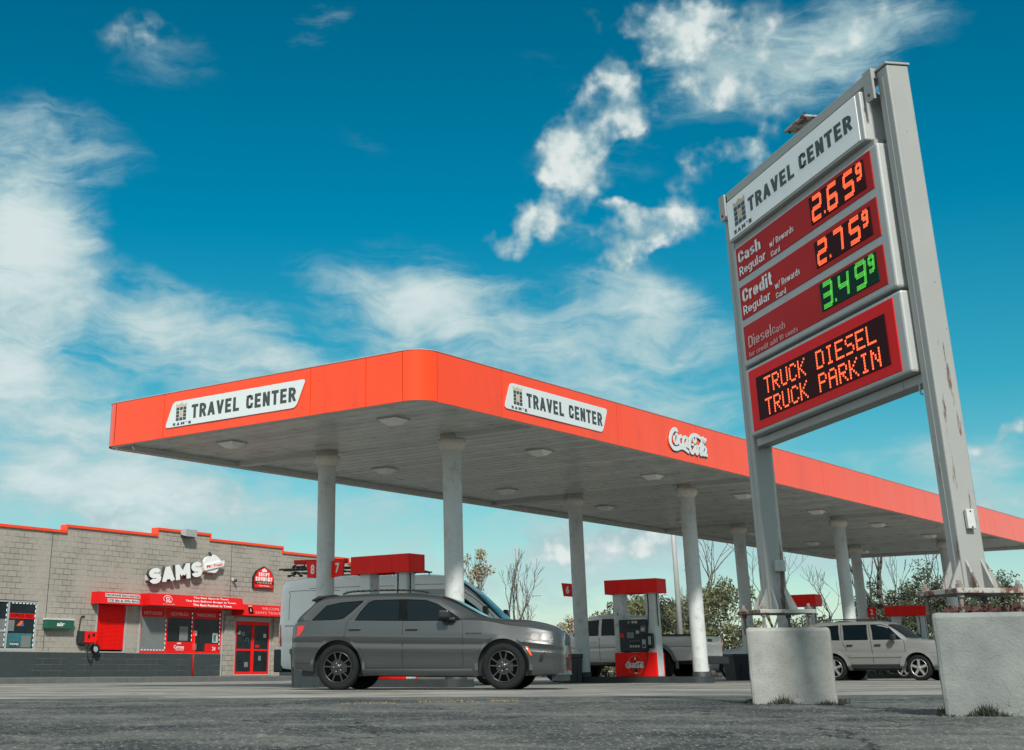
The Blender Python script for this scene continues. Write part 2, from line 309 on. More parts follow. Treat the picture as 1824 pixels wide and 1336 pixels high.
def pedestal_mat(ca=(0.21, 0.215, 0.20, 1), cb=(0.35, 0.355, 0.33, 1)):
    m = bpy.data.materials.new('painted_concrete'); m.use_nodes = True
    nt = m.node_tree; p = nt.nodes['Principled BSDF']; p.inputs['Roughness'].default_value = 0.85
    tc = nn(nt, 'ShaderNodeTexCoord').outputs['Object']
    n = nn(nt, 'ShaderNodeTexNoise', {'Vector': tc, 'Scale': 3.0, 'Detail': 9.0, 'Roughness': 0.65}).outputs['Fac']
    c = mixc(nt, smooth(nt, n, 0.2, 0.8), ca, cb)
    v = nn(nt, 'ShaderNodeTexVoronoi', {'Vector': nn(nt, 'ShaderNodeVectorMath', {0: tc, 1: nn(nt, 'ShaderNodeTexNoise', {'Vector': tc, 'Scale': 5.0, 'Detail': 4.0}).outputs['Color']}, operation='ADD').outputs[0], 'Scale': 2.2}, feature='DISTANCE_TO_EDGE').outputs['Distance']
    crack = mth(nt, 'SUBTRACT', 1.0, smooth(nt, v, 0.0, 0.012))
    msk = smooth(nt, nn(nt, 'ShaderNodeTexNoise', {'Vector': tc, 'Scale': 1.7}).outputs['Fac'], 0.5, 0.62)
    crack = mth(nt, 'MULTIPLY', crack, msk)
    c = mixc(nt, mth(nt, 'MULTIPLY', crack, 0.55), c, (0.08, 0.08, 0.075, 1))
    sp = nn(nt, 'ShaderNodeTexNoise', {'Vector': tc, 'Scale': 60.0, 'Detail': 3.0}).outputs['Fac']
    c = mixc(nt, mth(nt, 'MULTIPLY', smooth(nt, sp, 0.62, 0.7), 0.35), c, (0.12, 0.12, 0.11, 1))
    nt.links.new(c, p.inputs['Base Color'])
    hh = mth(nt, 'ADD', mth(nt, 'MULTIPLY', n, 0.6), mth(nt, 'ADD', mth(nt, 'MULTIPLY', sp, 0.4), mth(nt, 'MULTIPLY', crack, -0.7)))
    b = nn(nt, 'ShaderNodeBump', {'Height': hh, 'Strength': 0.45, 'Distance': 0.02})
    nt.links.new(b.outputs[0], p.inputs['Normal'])
    return m
M['pedestal'] = pedestal_mat()
M['pedestal_shaded'] = pedestal_mat((0.15, 0.165, 0.158, 1), (0.25, 0.27, 0.26, 1))  # darker copy of the same concrete, near pedestal's shade put into its colour
def soffit_mat():
    m = bpy.data.materials.new('ribbed_soffit'); m.use_nodes = True
    nt = m.node_tree; p = nt.nodes['Principled BSDF']; p.inputs['Roughness'].default_value = 0.42
    tc = nn(nt, 'ShaderNodeTexCoord').outputs['Object']
    n = nn(nt, 'ShaderNodeTexNoise', {'Vector': tc, 'Scale': 1.5, 'Detail': 8.0, 'Roughness': 0.65}).outputs['Fac']
    x = nn(nt, 'ShaderNodeSeparateXYZ', {0: tc}).outputs[0]
    cell = mth(nt, 'FLOOR', mth(nt, 'DIVIDE', x, 0.4))
    wn = nn(nt, 'ShaderNodeTexWhiteNoise', {'W': cell}, noise_dimensions='1D').outputs['Value']
    k = mth(nt, 'ADD', mth(nt, 'MULTIPLY', smooth(nt, n, 0.3, 0.7), 0.6), mth(nt, 'MULTIPLY', wn, 0.35))
    c = mixc(nt, k, (0.30, 0.315, 0.305, 1), (0.64, 0.66, 0.63, 1))
    nt.links.new(c, p.inputs['Base Color'])
    nt.links.new(mth(nt, 'ADD', 0.16, mth(nt, 'MULTIPLY', n, 0.3)), p.inputs['Roughness'])
    return m
M['soffit'] = soffit_mat()
def asphalt_mat():
    m = bpy.data.materials.new('worn_asphalt'); m.use_nodes = True
    nt = m.node_tree; p = nt.nodes['Principled BSDF']; p.inputs['Roughness'].default_value = 0.92; p.inputs['Specular IOR Level'].default_value = 0.2
    tc = nn(nt, 'ShaderNodeTexCoord').outputs['Object']
    n = nn(nt, 'ShaderNodeTexNoise', {'Vector': tc, 'Scale': 0.55, 'Detail': 10.0, 'Roughness': 0.7}).outputs['Fac']
    c = mixc(nt, smooth(nt, n, 0.35, 0.68), (0.020, 0.029, 0.031, 1), (0.118, 0.124, 0.114, 1))
    f = nn(nt, 'ShaderNodeTexNoise', {'Vector': tc, 'Scale': 38.0, 'Detail': 6.0, 'Roughness': 0.8}).outputs['Fac']
    c = mixc(nt, mth(nt, 'MULTIPLY', smooth(nt, f, 0.53, 0.60), 0.85), c, (0.20, 0.20, 0.185, 1))
    g = nn(nt, 'ShaderNodeTexNoise', {'Vector': tc, 'Scale': 1.9, 'Detail': 6.0, 'Roughness': 0.6, 'Distortion': 0.6}).outputs['Fac']
    c = mixc(nt, mth(nt, 'MULTIPLY', smooth(nt, g, 0.57, 0.68), 0.5), c, (0.19, 0.19, 0.175, 1))
    v = nn(nt, 'ShaderNodeTexVoronoi', {'Vector': nn(nt, 'ShaderNodeVectorMath', {0: tc, 1: nn(nt, 'ShaderNodeTexNoise', {'Vector': tc, 'Scale': 1.2, 'Detail': 4.0}).outputs['Color']}, operation='ADD').outputs[0], 'Scale': 0.32}, feature='DISTANCE_TO_EDGE').outputs['Distance']
    crack = mth(nt, 'SUBTRACT', 1.0, smooth(nt, v, 0.0, 0.010))
    c = mixc(nt, mth(nt, 'MULTIPLY', crack, 0.8), c, (0.012, 0.014, 0.015, 1))
    nt.links.new(c, p.inputs['Base Color'])
    hh = mth(nt, 'ADD', mth(nt, 'MULTIPLY', f, 0.5), mth(nt, 'MULTIPLY', g, 0.5))
    b = nn(nt, 'ShaderNodeBump', {'Height': hh, 'Strength': 0.6, 'Distance': 0.012})
    nt.links.new(b.outputs[0], p.inputs['Normal'])
    return m
M['asphalt'] = asphalt_mat()
def slab_mat():
    m = bpy.data.materials.new('stained_concrete'); m.use_nodes = True
    nt = m.node_tree; p = nt.nodes['Principled BSDF']; p.inputs['Roughness'].default_value = 0.8
    tc = nn(nt, 'ShaderNodeTexCoord').outputs['Object']
    n = nn(nt, 'ShaderNodeTexNoise', {'Vector': tc, 'Scale': 0.35, 'Detail': 10.0, 'Roughness': 0.7}).outputs['Fac']
    c = mixc(nt, smooth(nt, n, 0.33, 0.66), (0.105, 0.108, 0.10, 1), (0.29, 0.28, 0.25, 1))
    ox = nn(nt, 'ShaderNodeMapping', {'Vector': tc, 'Rotation': (0, 0, R(-51.5))}).outputs[0]
    br = nn(nt, 'ShaderNodeTexBrick', {'Vector': nn(nt, 'ShaderNodeVectorMath', {0: ox, 1: nn(nt, 'ShaderNodeVectorMath', {0: nn(nt, 'ShaderNodeTexNoise', {'Vector': tc, 'Scale': 2.0, 'Detail': 5.0}).outputs['Color'], 3: 0.06}, operation='SCALE').outputs[0]}, operation='ADD').outputs[0], 'Scale': 1.0, 'Mortar Size': 0.05, 'Mortar Smooth': 0.2, 'Brick Width': 4.2, 'Row Height': 4.2, 'Color1': (0, 0, 0, 1), 'Color2': (0, 0, 0, 1), 'Mortar': (1, 1, 1, 1)}, offset=0.0).outputs['Color']
    c = mixc(nt, mth(nt, 'MULTIPLY', nn(nt, 'ShaderNodeRGBToBW', {0: br}).outputs[0], 0.85), c, (0.025, 0.026, 0.026, 1))
    st = nn(nt, 'ShaderNodeTexNoise', {'Vector': tc, 'Scale': 0.42, 'Detail': 8.0, 'Roughness': 0.75}).outputs['Fac']
    c = mixc(nt, mth(nt, 'MULTIPLY', smooth(nt, st, 0.56, 0.64), 0.8), c, (0.045, 0.047, 0.045, 1))
    nt.links.new(c, p.inputs['Base Color'])
    f = nn(nt, 'ShaderNodeTexNoise', {'Vector': tc, 'Scale': 30.0, 'Detail': 4.0}).outputs['Fac']
    b = nn(nt, 'ShaderNodeBump', {'Height': f, 'Strength': 0.3, 'Distance': 0.01})
    nt.links.new(b.outputs[0], p.inputs['Normal'])
    return m
M['slab'] = slab_mat()

# ---------------------------------------------------------------- mesh helpers
COL = scene.collection
class MB:
    def __init__(s): s.v = []; s.f = []; s.mi = []; s.sm = []
    def add(s, vs, fs, mi=0, sm=False, mx=None):
        b = len(s.v)
        s.v += [tuple(mx @ Vector(p)) if mx else tuple(p) for p in vs]
        for f in fs: s.f.append([b + i for i in f]); s.mi.append(mi); s.sm.append(sm)
    def box(s, a, b, mi=0, mx=None):
        x0, y0, z0 = a; x1, y1, z1 = b
        vs = [(x0,y0,z0),(x1,y0,z0),(x1,y1,z0),(x0,y1,z0),(x0,y0,z1),(x1,y0,z1),(x1,y1,z1),(x0,y1,z1)]
        s.add(vs, [(0,3,2,1),(4,5,6,7),(0,1,5,4),(1,2,6,5),(2,3,7,6),(3,0,4,7)], mi, False, mx)
    def cbox(s, a, b, c=0.01, mi=0, mx=None):
        # box with chamfered edges (all twelve)
        x0,y0,z0 = a; x1,y1,z1 = b
        bm = bmesh.new()
        vs = [bm.verts.new(p) for p in [(x0,y0,z0),(x1,y0,z0),(x1,y1,z0),(x0,y1,z0),(x0,y0,z1),(x1,y0,z1),(x1,y1,z1),(x0,y1,z1)]]
        for f in [(0,3,2,1),(4,5,6,7),(0,1,5,4),(1,2,6,5),(2,3,7,6),(3,0,4,7)]: bm.faces.new([vs[i] for i in f])
        bmesh.ops.bevel(bm, geom=bm.edges[:], offset=c, segments=2, affect='EDGES', profile=0.5)
        bm.verts.index_update()
        s.add([v.co[:] for v in bm.verts], [[v.index for v in f.verts] for f in bm.faces], mi, False, mx)
        bm.free()
    def cyl(s, p0, p1, r0, r1=None, n=16, mi=0, sm=True, caps=True, mx=None):
        if r1 is None: r1 = r0
        p0 = Vector(p0); p1 = Vector(p1); d = (p1 - p0).normalized()
        q = Vector((0, 0, 1)) if abs(d.z) < 0.9 else Vector((1, 0, 0))
        a = d.cross(q).normalized(); b = d.cross(a)
        vs = []
        for p, r in ((p0, r0), (p1, r1)):
            for i in range(n):
                t = 2 * math.pi * i / n
                vs.append(p + a * (r * math.cos(t)) + b * (r * math.sin(t)))
        s.add(vs, [(i, (i + 1) % n, n + (i + 1) % n, n + i) for i in range(n)], mi, sm, mx)
        if caps:
            s.add(vs, [list(range(n))[::-1], list(range(n, 2 * n))], mi, False, mx)
    def tube(s, pts, r, n=8, mi=0, mx=None):
        for i in range(len(pts) - 1):
            s.cyl(pts[i], pts[i + 1], r[i] if isinstance(r, (list, tuple)) else r, r[i + 1] if isinstance(r, (list, tuple)) else r, n, mi, True, True, mx)
    def lathe(s, prof, axis='y', n=32, mi=0, sm=True, mx=None, c=(0, 0, 0)):
        # prof: (radius, along)
        vs = []
        for r, h in prof:
            for i in range(n):
                t = 2 * math.pi * i / n
                a, b = r * math.cos(t), r * math.sin(t)
                vs.append({'y': (c[0] + a, c[1] + h, c[2] + b), 'z': (c[0] + a, c[1] + b, c[2] + h), 'x': (c[0] + h, c[1] + a, c[2] + b)}[axis])
        fs = []
        for j in range(len(prof) - 1):
            for i in range(n): fs.append((j*n+i, j*n+(i+1)%n, (j+1)*n+(i+1)%n, (j+1)*n+i))
        s.add(vs, fs, mi, sm, mx)
    def prism(s, poly, y0, y1, mi=0, mx=None, axes='xz', sm=False):
        # polygon in two axes, extruded along the third
        def P(a, b, c): return (a, c, b) if axes == 'xz' else ((a, b, c) if axes == 'xy' else (c, a, b))
        n = len(poly)
        vs = [P(a, b, y0) for a, b in poly] + [P(a, b, y1) for a, b in poly]
        s.add(vs, [list(range(n)), list(range(n, 2*n))[::-1]], mi, False, mx)
        s.add(vs, [(i, n + i, n + (i+1) % n, (i+1) % n) for i in range(n)], mi, sm, mx)
    def build(s, name, mats, parent=None, mx=None, recalc=True):
        me = bpy.data.meshes.new(name)
        me.from_pydata(s.v, [], s.f)
        if not isinstance(mats, (list, tuple)): mats = [mats]
        for k in mats: me.materials.append(M[k] if isinstance(k, str) else k)
        me.polygons.foreach_set('material_index', s.mi)
        me.polygons.foreach_set('use_smooth', s.sm)
        if recalc:
            bm = bmesh.new(); bm.from_mesh(me)
            bmesh.ops.remove_doubles(bm, verts=bm.verts, dist=1e-5)
            bmesh.ops.recalc_face_normals(bm, faces=bm.faces)
            bm.to_mesh(me); bm.free()
        me.update()
        o = bpy.data.objects.new(name, me)
        COL.objects.link(o)
        if parent: o.parent = parent
        if mx is not None: o.matrix_local = mx
        return o
def empty(name, loc=(0, 0, 0), rz=0.0, mx=None):
    o = bpy.data.objects.new(name, None)
    COL.objects.link(o)
    o.location = loc; o.rotation_euler = (0, 0, rz)
    o.empty_display_size = 0.2
    if mx is not None: o.matrix_world = mx
    return o
def tag(o, label=None, cat=None, group=None, kind=None):
    if label: o['label'] = label
    if cat: o['category'] = cat
    if group: o['group'] = group
    if kind: o['kind'] = kind
    return o
def copy_tree(o, parent=None):
    kids = list(o.children)
    c = o.copy(); COL.objects.link(c)
    if parent: c.parent = parent
    for k in kids: copy_tree(k, c)
    return c
def frame(o, u, n):
    """matrix of a vertical face: local x = u (reading direction), local z up, local y = -n (into the wall)"""
    u = Vector((u[0], u[1], 0)).normalized(); n = Vector((n[0], n[1], 0)).normalized()
    m = Matrix((u, -n, Vector((0, 0, 1)))).transposed().to_4x4()
    m.translation = Vector(o)
    return m
_txt = {}
def text_verts(s, bold):
    key = (s, bold)
    if key in _txt: return _txt[key]
    cu = bpy.data.curves.new('t', 'FONT'); cu.body = s; cu.size = 1.0; cu.offset = bold; cu.resolution_u = 2
    o = bpy.data.objects.new('t', cu); COL.objects.link(o)
    dg = bpy.context.evaluated_depsgraph_get(); dg.update()
    me = bpy.data.meshes.new_from_object(o.evaluated_get(dg))
    vs = [v.co.to_2d() for v in me.vertices]; fs = [list(p.vertices) for p in me.polygons]
    bpy.data.objects.remove(o); bpy.data.curves.remove(cu); bpy.data.meshes.remove(me)
    _txt[key] = (vs, fs)
    return _txt[key]
def text_into(mb, s, x0, x1, z0, z1, y=-0.004, bold=0.03, shear=0.0, mi=0, keep=False, depth=0.003, mx=None):
    """lettering fitted into the rectangle x0..x1, z0..z1 of the local xz plane, facing -y, a few mm thick"""
    vs, fs = text_verts(s, bold)
    ax = min(v.x for v in vs); bx = max(v.x for v in vs); az_ = min(v.y for v in vs); bz = max(v.y for v in vs)
    sx = (x1 - x0) / (bx - ax); sz = (z1 - z0) / (bz - az_)
    if keep: sx = min(sx, sz); sz = sx
    P = []
    for v in vs:
        z = (v.y - az_) * sz
        P.append((x0 + (v.x - ax) * sx + shear * z, y, z0 + z))
    mb.add(P, fs, mi, False, mx)
    if depth > 0:
        # side walls along boundary edges
        cnt = {}
        for f in fs:
            for i in range(len(f)):
                a, b = f[i], f[(i + 1) % len(f)]
                if (b, a) in cnt: del cnt[(b, a)]
                else: cnt[(a, b)] = 1
        Q = P + [(p[0], y + depth, p[2]) for p in P]; n = len(P)
        mb.add(Q, [(a, b, b + n, a + n) for a, b in cnt], mi, False, mx)
def crv(pts, k=6):
    """Catmull-Rom through 2D/3D points"""
    P = [Vector(p) for p in pts]; out = []
    for i in range(len(P) - 1):
        p0 = P[max(i-1, 0)]; p1 = P[i]; p2 = P[i+1]; p3 = P[min(i+2, len(P)-1)]
        for j in range(k):
            t = j / k
            out.append(0.5 * ((2*p1) + (p2-p0)*t + (2*p0-5*p1+4*p2-p3)*t*t + (3*p1-p0-3*p2+p3)*t*t*t))
    out.append(P[-1])
    return out
def ribbon(mb, pts, w, y, mi=0, depth=0.004, mx=None, taper=0.0):
    """flat brush stroke in the local xz plane; w = width (number or list)"""
    n = len(pts); L = []; Rr = []
    for i, p in enumerate(pts):
        a = pts[max(i-1, 0)]; b = pts[min(i+1, n-1)]
        d = (Vector(b) - Vector(a)); d = d.normalized() if d.length > 1e-9 else Vector((1, 0))
        ww = (w[i] if isinstance(w, list) else w) * 0.5
        if taper: ww *= 1 - taper * abs(2*i/(n-1) - 1) ** 3
        L.append((p[0] - d[1]*ww, p[1] + d[0]*ww)); Rr.append((p[0] + d[1]*ww, p[1] - d[0]*ww))
    for i in range(n - 1):
        q = [L[i], L[i+1], Rr[i+1], Rr[i]]
        vs = [(a, y, b) for a, b in q] + [(a, y + depth, b) for a, b in q]
        mb.add(vs, [(0,1,2,3), (0,4,5,1), (3,2,6,7)], mi, False, mx)

def lines(parent, name, mt, items, mx=None):
    """one object per line of lettering; items are argument tuples of text_into / caps_into"""
    for it in items:
        mb = MB(); fn = it[0]; fn(mb, *it[1:]); mb.build(name, mt, parent, mx)
# block capitals drawn as strokes (square grotesque, like the letters in the photograph)
_q = 0.16
def _arc(cx, cz, rx, rz, a0, a1, n=6): return [(cx + rx*math.cos(R(a0 + (a1-a0)*i/n)), cz + rz*math.sin(R(a0 + (a1-a0)*i/n))) for i in range(n + 1)]
def glyph(c, w, t):
    h = t/2; x1 = w - h; z1 = 1 - h; m = w/2; r = min(0.22, w*.42)
    top = _arc(x1 - r, z1 - r, r, r, 0, 90)[::1]; 
    if c == 'T': return [[(0, z1), (w, z1)], [(m, z1), (m, 0)]]
    if c == 'L': return [[(h, 1), (h, 0)], [(h, h), (w*.95, h)]]
    if c == 'E': return [[(h, 1), (h, 0)], [(h, h), (w*.95, h)], [(h, z1), (w*.95, z1)], [(h, .5), (w*.86, .5)]]
    if c == 'V': return [[(h*.8, 1), (m, h*.2)], [(w - h*.8, 1), (m, h*.2)]]
    if c == 'A': return [[(h*.8, 0), (m, 1 - h*.3)], [(w - h*.8, 0), (m, 1 - h*.3)], [(w*.24, .30), (w*.76, .30)]]
    if c == 'N': return [[(h, 0), (h, 1)], [(x1, 0), (x1, 1)], [(h, 1 - h*.5), (x1, h*.5)]]
    if c == 'M': return [[(h, 0), (h, 1)], [(x1, 0), (x1, 1)], [(h, 1 - h*.5), (m, .30)], [(x1, 1 - h*.5), (m, .30)]]
    if c == 'I': return [[(m, 0), (m, 1)]]
    if c == "'": return [[(m, .72), (m, 1)]]
    if c == 'H': return [[(h, 0), (h, 1)], [(x1, 0), (x1, 1)], [(h, .5), (x1, .5)]]
    if c == 'K': return [[(h, 0), (h, 1)], [(h, .42), (x1, 1)], [(w*.36, .58), (x1, 0)]]
    if c == 'Y': return [[(h*.8, 1), (m, .45)], [(w - h*.8, 1), (m, .45)], [(m, .48), (m, 0)]]
    if c == 'U': return [[(h, 1), (h, h + r)] + _arc(h + r, h + r, r, r, 180, 270) + _arc(x1 - r, h + r, r, r, 270, 360) + [(x1, 1)]]
    if c == 'C': return [[(x1, .61)] + _arc(x1 - r, z1 - r, r, r, 0, 90) + _arc(h + r, z1 - r, r, r, 90, 180) + _arc(h + r, h + r, r, r, 180, 270) + _arc(x1 - r, h + r, r, r, 270, 360) + [(x1, .39)]]
    if c in 'PR':
        g = [[(h, 0), (h, 1)], [(h, z1), (x1 - r, z1)] + _arc(x1 - r, (z1 + .46)/2, r, (z1 - .46)/2, 90, -90) + [(h, .46)]]
        if c == 'R': g.append([(w*.52, .48), (w - h*.7, 0)])
        return g
    if c == 'S':
        a = (z1 - .5)/2; b = (.5 - h)/2
        return [_arc(x1 - r, z1 - a, r, a, 10, 90) + _arc(h + r, z1 - a, r, a, 90, 270) + _arc(x1 - r, h + b, r, b, 90, -90) + _arc(h + r, h + b, r, b, 270, 190)]
    return []
def caps_into(mb, s, x0, x1, z0, z1, y=-0.004, t=0.2, gap=0.13, mi=0, depth=0.003, mx=None, shear=0.0, wide=0.56):
    """block capitals fitted into a rectangle; t = stroke weight relative to the cap height"""
    ws = [{'M': wide*1.35, 'I': t*1.05, "'": t*1.1, ' ': .3, 'A': wide*1.08, 'V': wide*1.05, 'L': wide*.92, 'E': wide*.94}.get(c, wide) for c in s]
    tot = sum(ws) + gap*(len(s) - 1); sx = (x1-x0)/tot; sz = z1 - z0; x = 0; k = 0
    for c, w in zip(s, ws):
        for st in glyph(c, w, t):
            P = []
            for p in st:
                if not P or (Vector(p) - Vector(P[-1])).length > 1e-4: P.append((p[0], p[1]))
            n = len(P); L = []; Q = []
            for i, p in enumerate(P):
                d0 = (Vector(P[i]) - Vector(P[i-1])).normalized() if i else None; d1 = (Vector(P[i+1]) - Vector(P[i])).normalized() if i < n-1 else None
                d0 = d0 or d1; d1 = d1 or d0; d = (d0 + d1).normalized(); c_ = max(.4, d.dot(d1)); hw = t/2/c_
                L.append((p[0] - d.y*hw, p[1] + d.x*hw)); Q.append((p[0] + d.y*hw, p[1] - d.x*hw))
            yy = y - 0.0004*(k % 5); k += 1
            def T_(p): zz = min(1.0, max(0.0, p[1])) * sz; return (x0 + (x + p[0])*sx + shear*zz, zz + z0)
            L = [T_(p) for p in L]; Q = [T_(p) for p in Q]
            for i in range(n - 1):
                q = [L[i], L[i+1], Q[i+1], Q[i]]
                vs = [(a, yy, b) for a, b in q] + [(a, y + depth, b) for a, b in q]
                fs = [(0,1,2,3), (0,4,5,1), (3,2,6,7)]
                if i == 0: fs.append((0,3,7,4))
                if i == n-2: fs.append((1,5,6,2))
                mb.add(vs, fs, mi, False, mx)
        x += w + gap

def low_glyph(c, t):
    """lower case (x height .70, ascender 1, descender -.24) and a few mixed glyphs as strokes; returns width, strokes"""
    h = t/2; X = .72; w = .50; x1 = w - h; z1 = X - h; r = .20
    bowl = [(x1, z1 - r)] + _arc(x1 - r, z1 - r, r, r, 0, 90) + _arc(h + r, z1 - r, r, r, 90, 180) + _arc(h + r, h + r, r, r, 180, 270) + _arc(x1 - r, h + r, r, r, 270, 360) + [(x1, z1 - r)]
    if c == 'a': return w, [[(h, z1 - .10)] + _arc(h + r, z1 - r*.8, r, r*.8, 150, 90) + _arc(x1 - r, z1 - r, r, r, 90, 0) + [(x1, 0)], [(x1, .40), (h + .12, .40)] + _arc(h + .13, .25, .13, .15, 90, 270) + [(x1, h + .06)]]
    if c == 'd': return w, [bowl, [(x1, 0), (x1, 1)]]
    if c == 'g': return w, [bowl, [(x1, X), (x1, -.02)] + _arc(x1 - r, -.24 + h + .14, r, .14, 0, -90) + [(h, -.24 + h)]]
    if c == 'e': return w, [[(h, .37), (x1, .37), (x1, z1 - r)] + _arc(x1 - r, z1 - r, r, r, 0, 90) + _arc(h + r, z1 - r, r, r, 90, 180) + _arc(h + r, h + r, r, r, 180, 270) + _arc(x1 - r, h + r, r, r, 270, 340)]
    if c == 'c': return w, [_arc(x1 - r, z1 - r, r, r, 0, 90) + _arc(h + r, z1 - r, r, r, 90, 180) + _arc(h + r, h + r, r, r, 180, 270) + _arc(x1 - r, h + r, r, r, 270, 350)]
    if c == 'o': return w, [bowl]
    if c == 's':
        a = (z1 - .36)/2; b = (.36 - h)/2; r2 = .17
        return w*.94, [_arc(x1 - .03 - r2, z1 - a, r2, a, 20, 90) + _arc(h + r2, z1 - a, r2, a, 90, 270) + _arc(x1 - .03 - r2, h + b, r2, b, 90, -90) + _arc(h + r2, h + b, r2, b, 270, 200)]
    if c == 'h': return w, [[(h, 0), (h, 1)], [(h, z1 - r)] + _arc(h + r, z1 - r, r, r, 170, 90) + _arc(x1 - r, z1 - r, r, r, 90, 0) + [(x1, 0)]]
    if c == 'n': return w, [[(h, 0), (h, X)], [(h, z1 - r)] + _arc(h + r, z1 - r, r, r, 170, 90) + _arc(x1 - r, z1 - r, r, r, 90, 0) + [(x1, 0)]]
    if c == 'u': return w, [[(x1, 0), (x1, X)], [(h, X)] + _arc(h + r, h + r, r, r, 180, 270) + _arc(x1 - r, h + r, r, r, 270, 350)]
    if c == 'l': return t*1.05, [[(h, 0), (h, 1)]]
    if c == 'i': return t*1.05, [[(h, 0), (h, X)], [(h, .84), (h, 1)]]
    if c == 'r': return w*.66, [[(h, 0), (h, X)], [(h, z1 - r)] + _arc(h + r, z1 - r, r, r, 170, 90) + [(w*.66, z1)]]
    if c == 't': return w*.62, [[(.14, .95), (.14, h + .08), (.22, h), (w*.62, h)], [(0, z1), (w*.62, z1)]]
    if c == 'f': return w*.60, [[(.14, 0), (.14, .86), (.22, 1 - h), (w*.6, 1 - h)], [(0, z1), (w*.58, z1)]]
    if c == 'w': return w*1.45, [[(h, X), (.20, .02)], [(.20, .02), (.36, X*.9)], [(.36, X*.9), (.52, .02)], [(.52, .02), (w*1.45 - h, X)]]
    if c == '/': return w*.7, [[(0, -.05), (w*.7, 1)]]
    if c == '1': return w*.6, [[(w*.4, 0), (w*.4, 1)], [(w*.4, 1 - h), (0, .78)]]
    if c == '0': return w, [[(h, .5), (h, 1 - h - r)] + _arc(h + r, 1 - h - r, r, r, 180, 90) + _arc(x1 - r, 1 - h - r, r, r, 90, 0) + _arc(x1 - r, h + r, r, r, 0, -90) + _arc(h + r, h + r, r, r, 270, 180) + [(h, .5)]]
    if c == 'D': return .56, [[(h, 0), (h, 1)], [(h, 1 - h), (.56 - h - r, 1 - h)] + _arc(.56 - h - r, 1 - h - r, r, r, 90, 0) + _arc(.56 - h - r, h + r, r, r, 0, -90) + [(h, h)]]
    if c == ' ': return .22, []
    return .56, glyph(c, .56, t)
def words_into(mb, s, x0, x1, z0, z1, y=-0.004, t=0.17, gap=0.09, mi=0, depth=0.002, mx=None):
    G = [low_glyph(c, t) for c in s]; tot = sum(g[0] for g in G) + gap*(len(s) - 1)
    zlo = -.24 if 'g' in s else 0.0; sx = (x1-x0)/tot; sz = (z1-z0)/(1 - zlo); x = 0; k = 0
    for w, sts in G:
        for st in sts:
            P = []
            for p in st:
                if not P or (Vector(p) - Vector(P[-1])).length > 1e-4: P.append((p[0], p[1]))
            n = len(P); L = []; Q = []
            for i, p in enumerate(P):
                d0 = (Vector(P[i]) - Vector(P[i-1])).normalized() if i else None; d1 = (Vector(P[i+1]) - Vector(P[i])).normalized() if i < n-1 else None
                d0 = d0 or d1; d1 = d1 or d0; d = (d0 + d1); d = d.normalized() if d.length > 1e-6 else d1; c_ = max(.5, d.dot(d1)); hw = t/2/c_
                L.append((p[0] - d.y*hw, p[1] + d.x*hw)); Q.append((p[0] + d.y*hw, p[1] - d.x*hw))
            yy = y - 0.0002*(k % 5); k += 1
            def T_(p): return (x0 + (x + p[0])*sx, z0 + (p[1] - zlo)*sz)
            L = [T_(p) for p in L]; Q = [T_(p) for p in Q]
            for i in range(n - 1):
                q = [L[i], L[i+1], Q[i+1], Q[i]]
                mb.add([(a, yy, b) for a, b in q], [(0,1,2,3)], mi, False, mx)
        x += w + gap
# ---------------------------------------------------------------- ground
def sheet(name, poly, z, mt):
    me = bpy.data.meshes.new(name)
    me.from_pydata([(x, y, z) for x, y in poly], [], [list(range(len(poly)))])
    me.materials.append(M[mt]); me.update()
    o = bpy.data.objects.new(name, me); COL.objects.link(o)
    return o
g = sheet('ground', [(-900, -300), (900, -300), (900, 1500), (-900, 1500)], 0.0, 'asphalt')
tag(g, 'dark worn asphalt lot with pale scuffs and cracks', 'asphalt ground', kind='structure')
rng = random.Random(4)
def rough_patch():
    mbv = []; NR, NCc = 300, 420; rgp = random.Random(2)
    for i in range(NR + 1):
        t = i / NR; Y = 3.2 * (18.6 / 3.2) ** t
        for j in range(NCc + 1):
            s_ = j / NCc; X = (-0.55 + 1.25 * s_) * Y
            e_ = min(1, t*12, (1-t)*12, s_*14, (1-s_)*14)
            z = 0.006 + e_ * (0.010 + 0.011*mnoise.noise(Vector((X*0.8, Y*0.8, 1))) + 0.006*mnoise.noise(Vector((X*4, Y*4, 5))) + 0.008*max(0, mnoise.noise(Vector((X*17, Y*17, 9))))  + 0.007*mnoise.noise(Vector((X*38, Y*38, 2))) )
            mbv.append((X, Y, max(0.0045, z + e_*rgp.uniform(-.0042, .0042))))
    W_ = NCc + 1
    me = bpy.data.meshes.new('asphalt')
    me.from_pydata(mbv, [], [(i*W_+j, i*W_+j+1, (i+1)*W_+j+1, (i+1)*W_+j) for i in range(NR) for j in range(NCc)])
    me.materials.append(M['asphalt']); me.update(); o = bpy.data.objects.new('asphalt', me); COL.objects.link(o)
    tag(o, 'rough dark worn asphalt nearest the camera', 'asphalt', kind='structure')
rough_patch()
front = []
x = -60.0
while x <= 90:
    base = 17.2 + 0.10 * x * (1 if x < 0 else 0.55)
    front.append((x, base + rng.uniform(-0.5, 0.5) * rng.random() + 1.3 * mnoise.noise(Vector((x*0.45, 3.1, 0))) + 0.8 * math.sin(x * 0.33)))
    x += 0.25
g2 = sheet('pavement', front + [(90, 140), (-60, 140)], 0.004, 'slab')
tag(g2, 'light stained concrete forecourt slab under and beyond the canopy', 'concrete forecourt', kind='structure')
# grassy verge far behind
g3 = sheet('verge', [(-200, 84), (300, 84), (300, 400), (-200, 400)], 0.02, 'grass')
g3.location.z = 0
tag(g3, 'rough grass verge behind the station', 'verge', kind='structure')

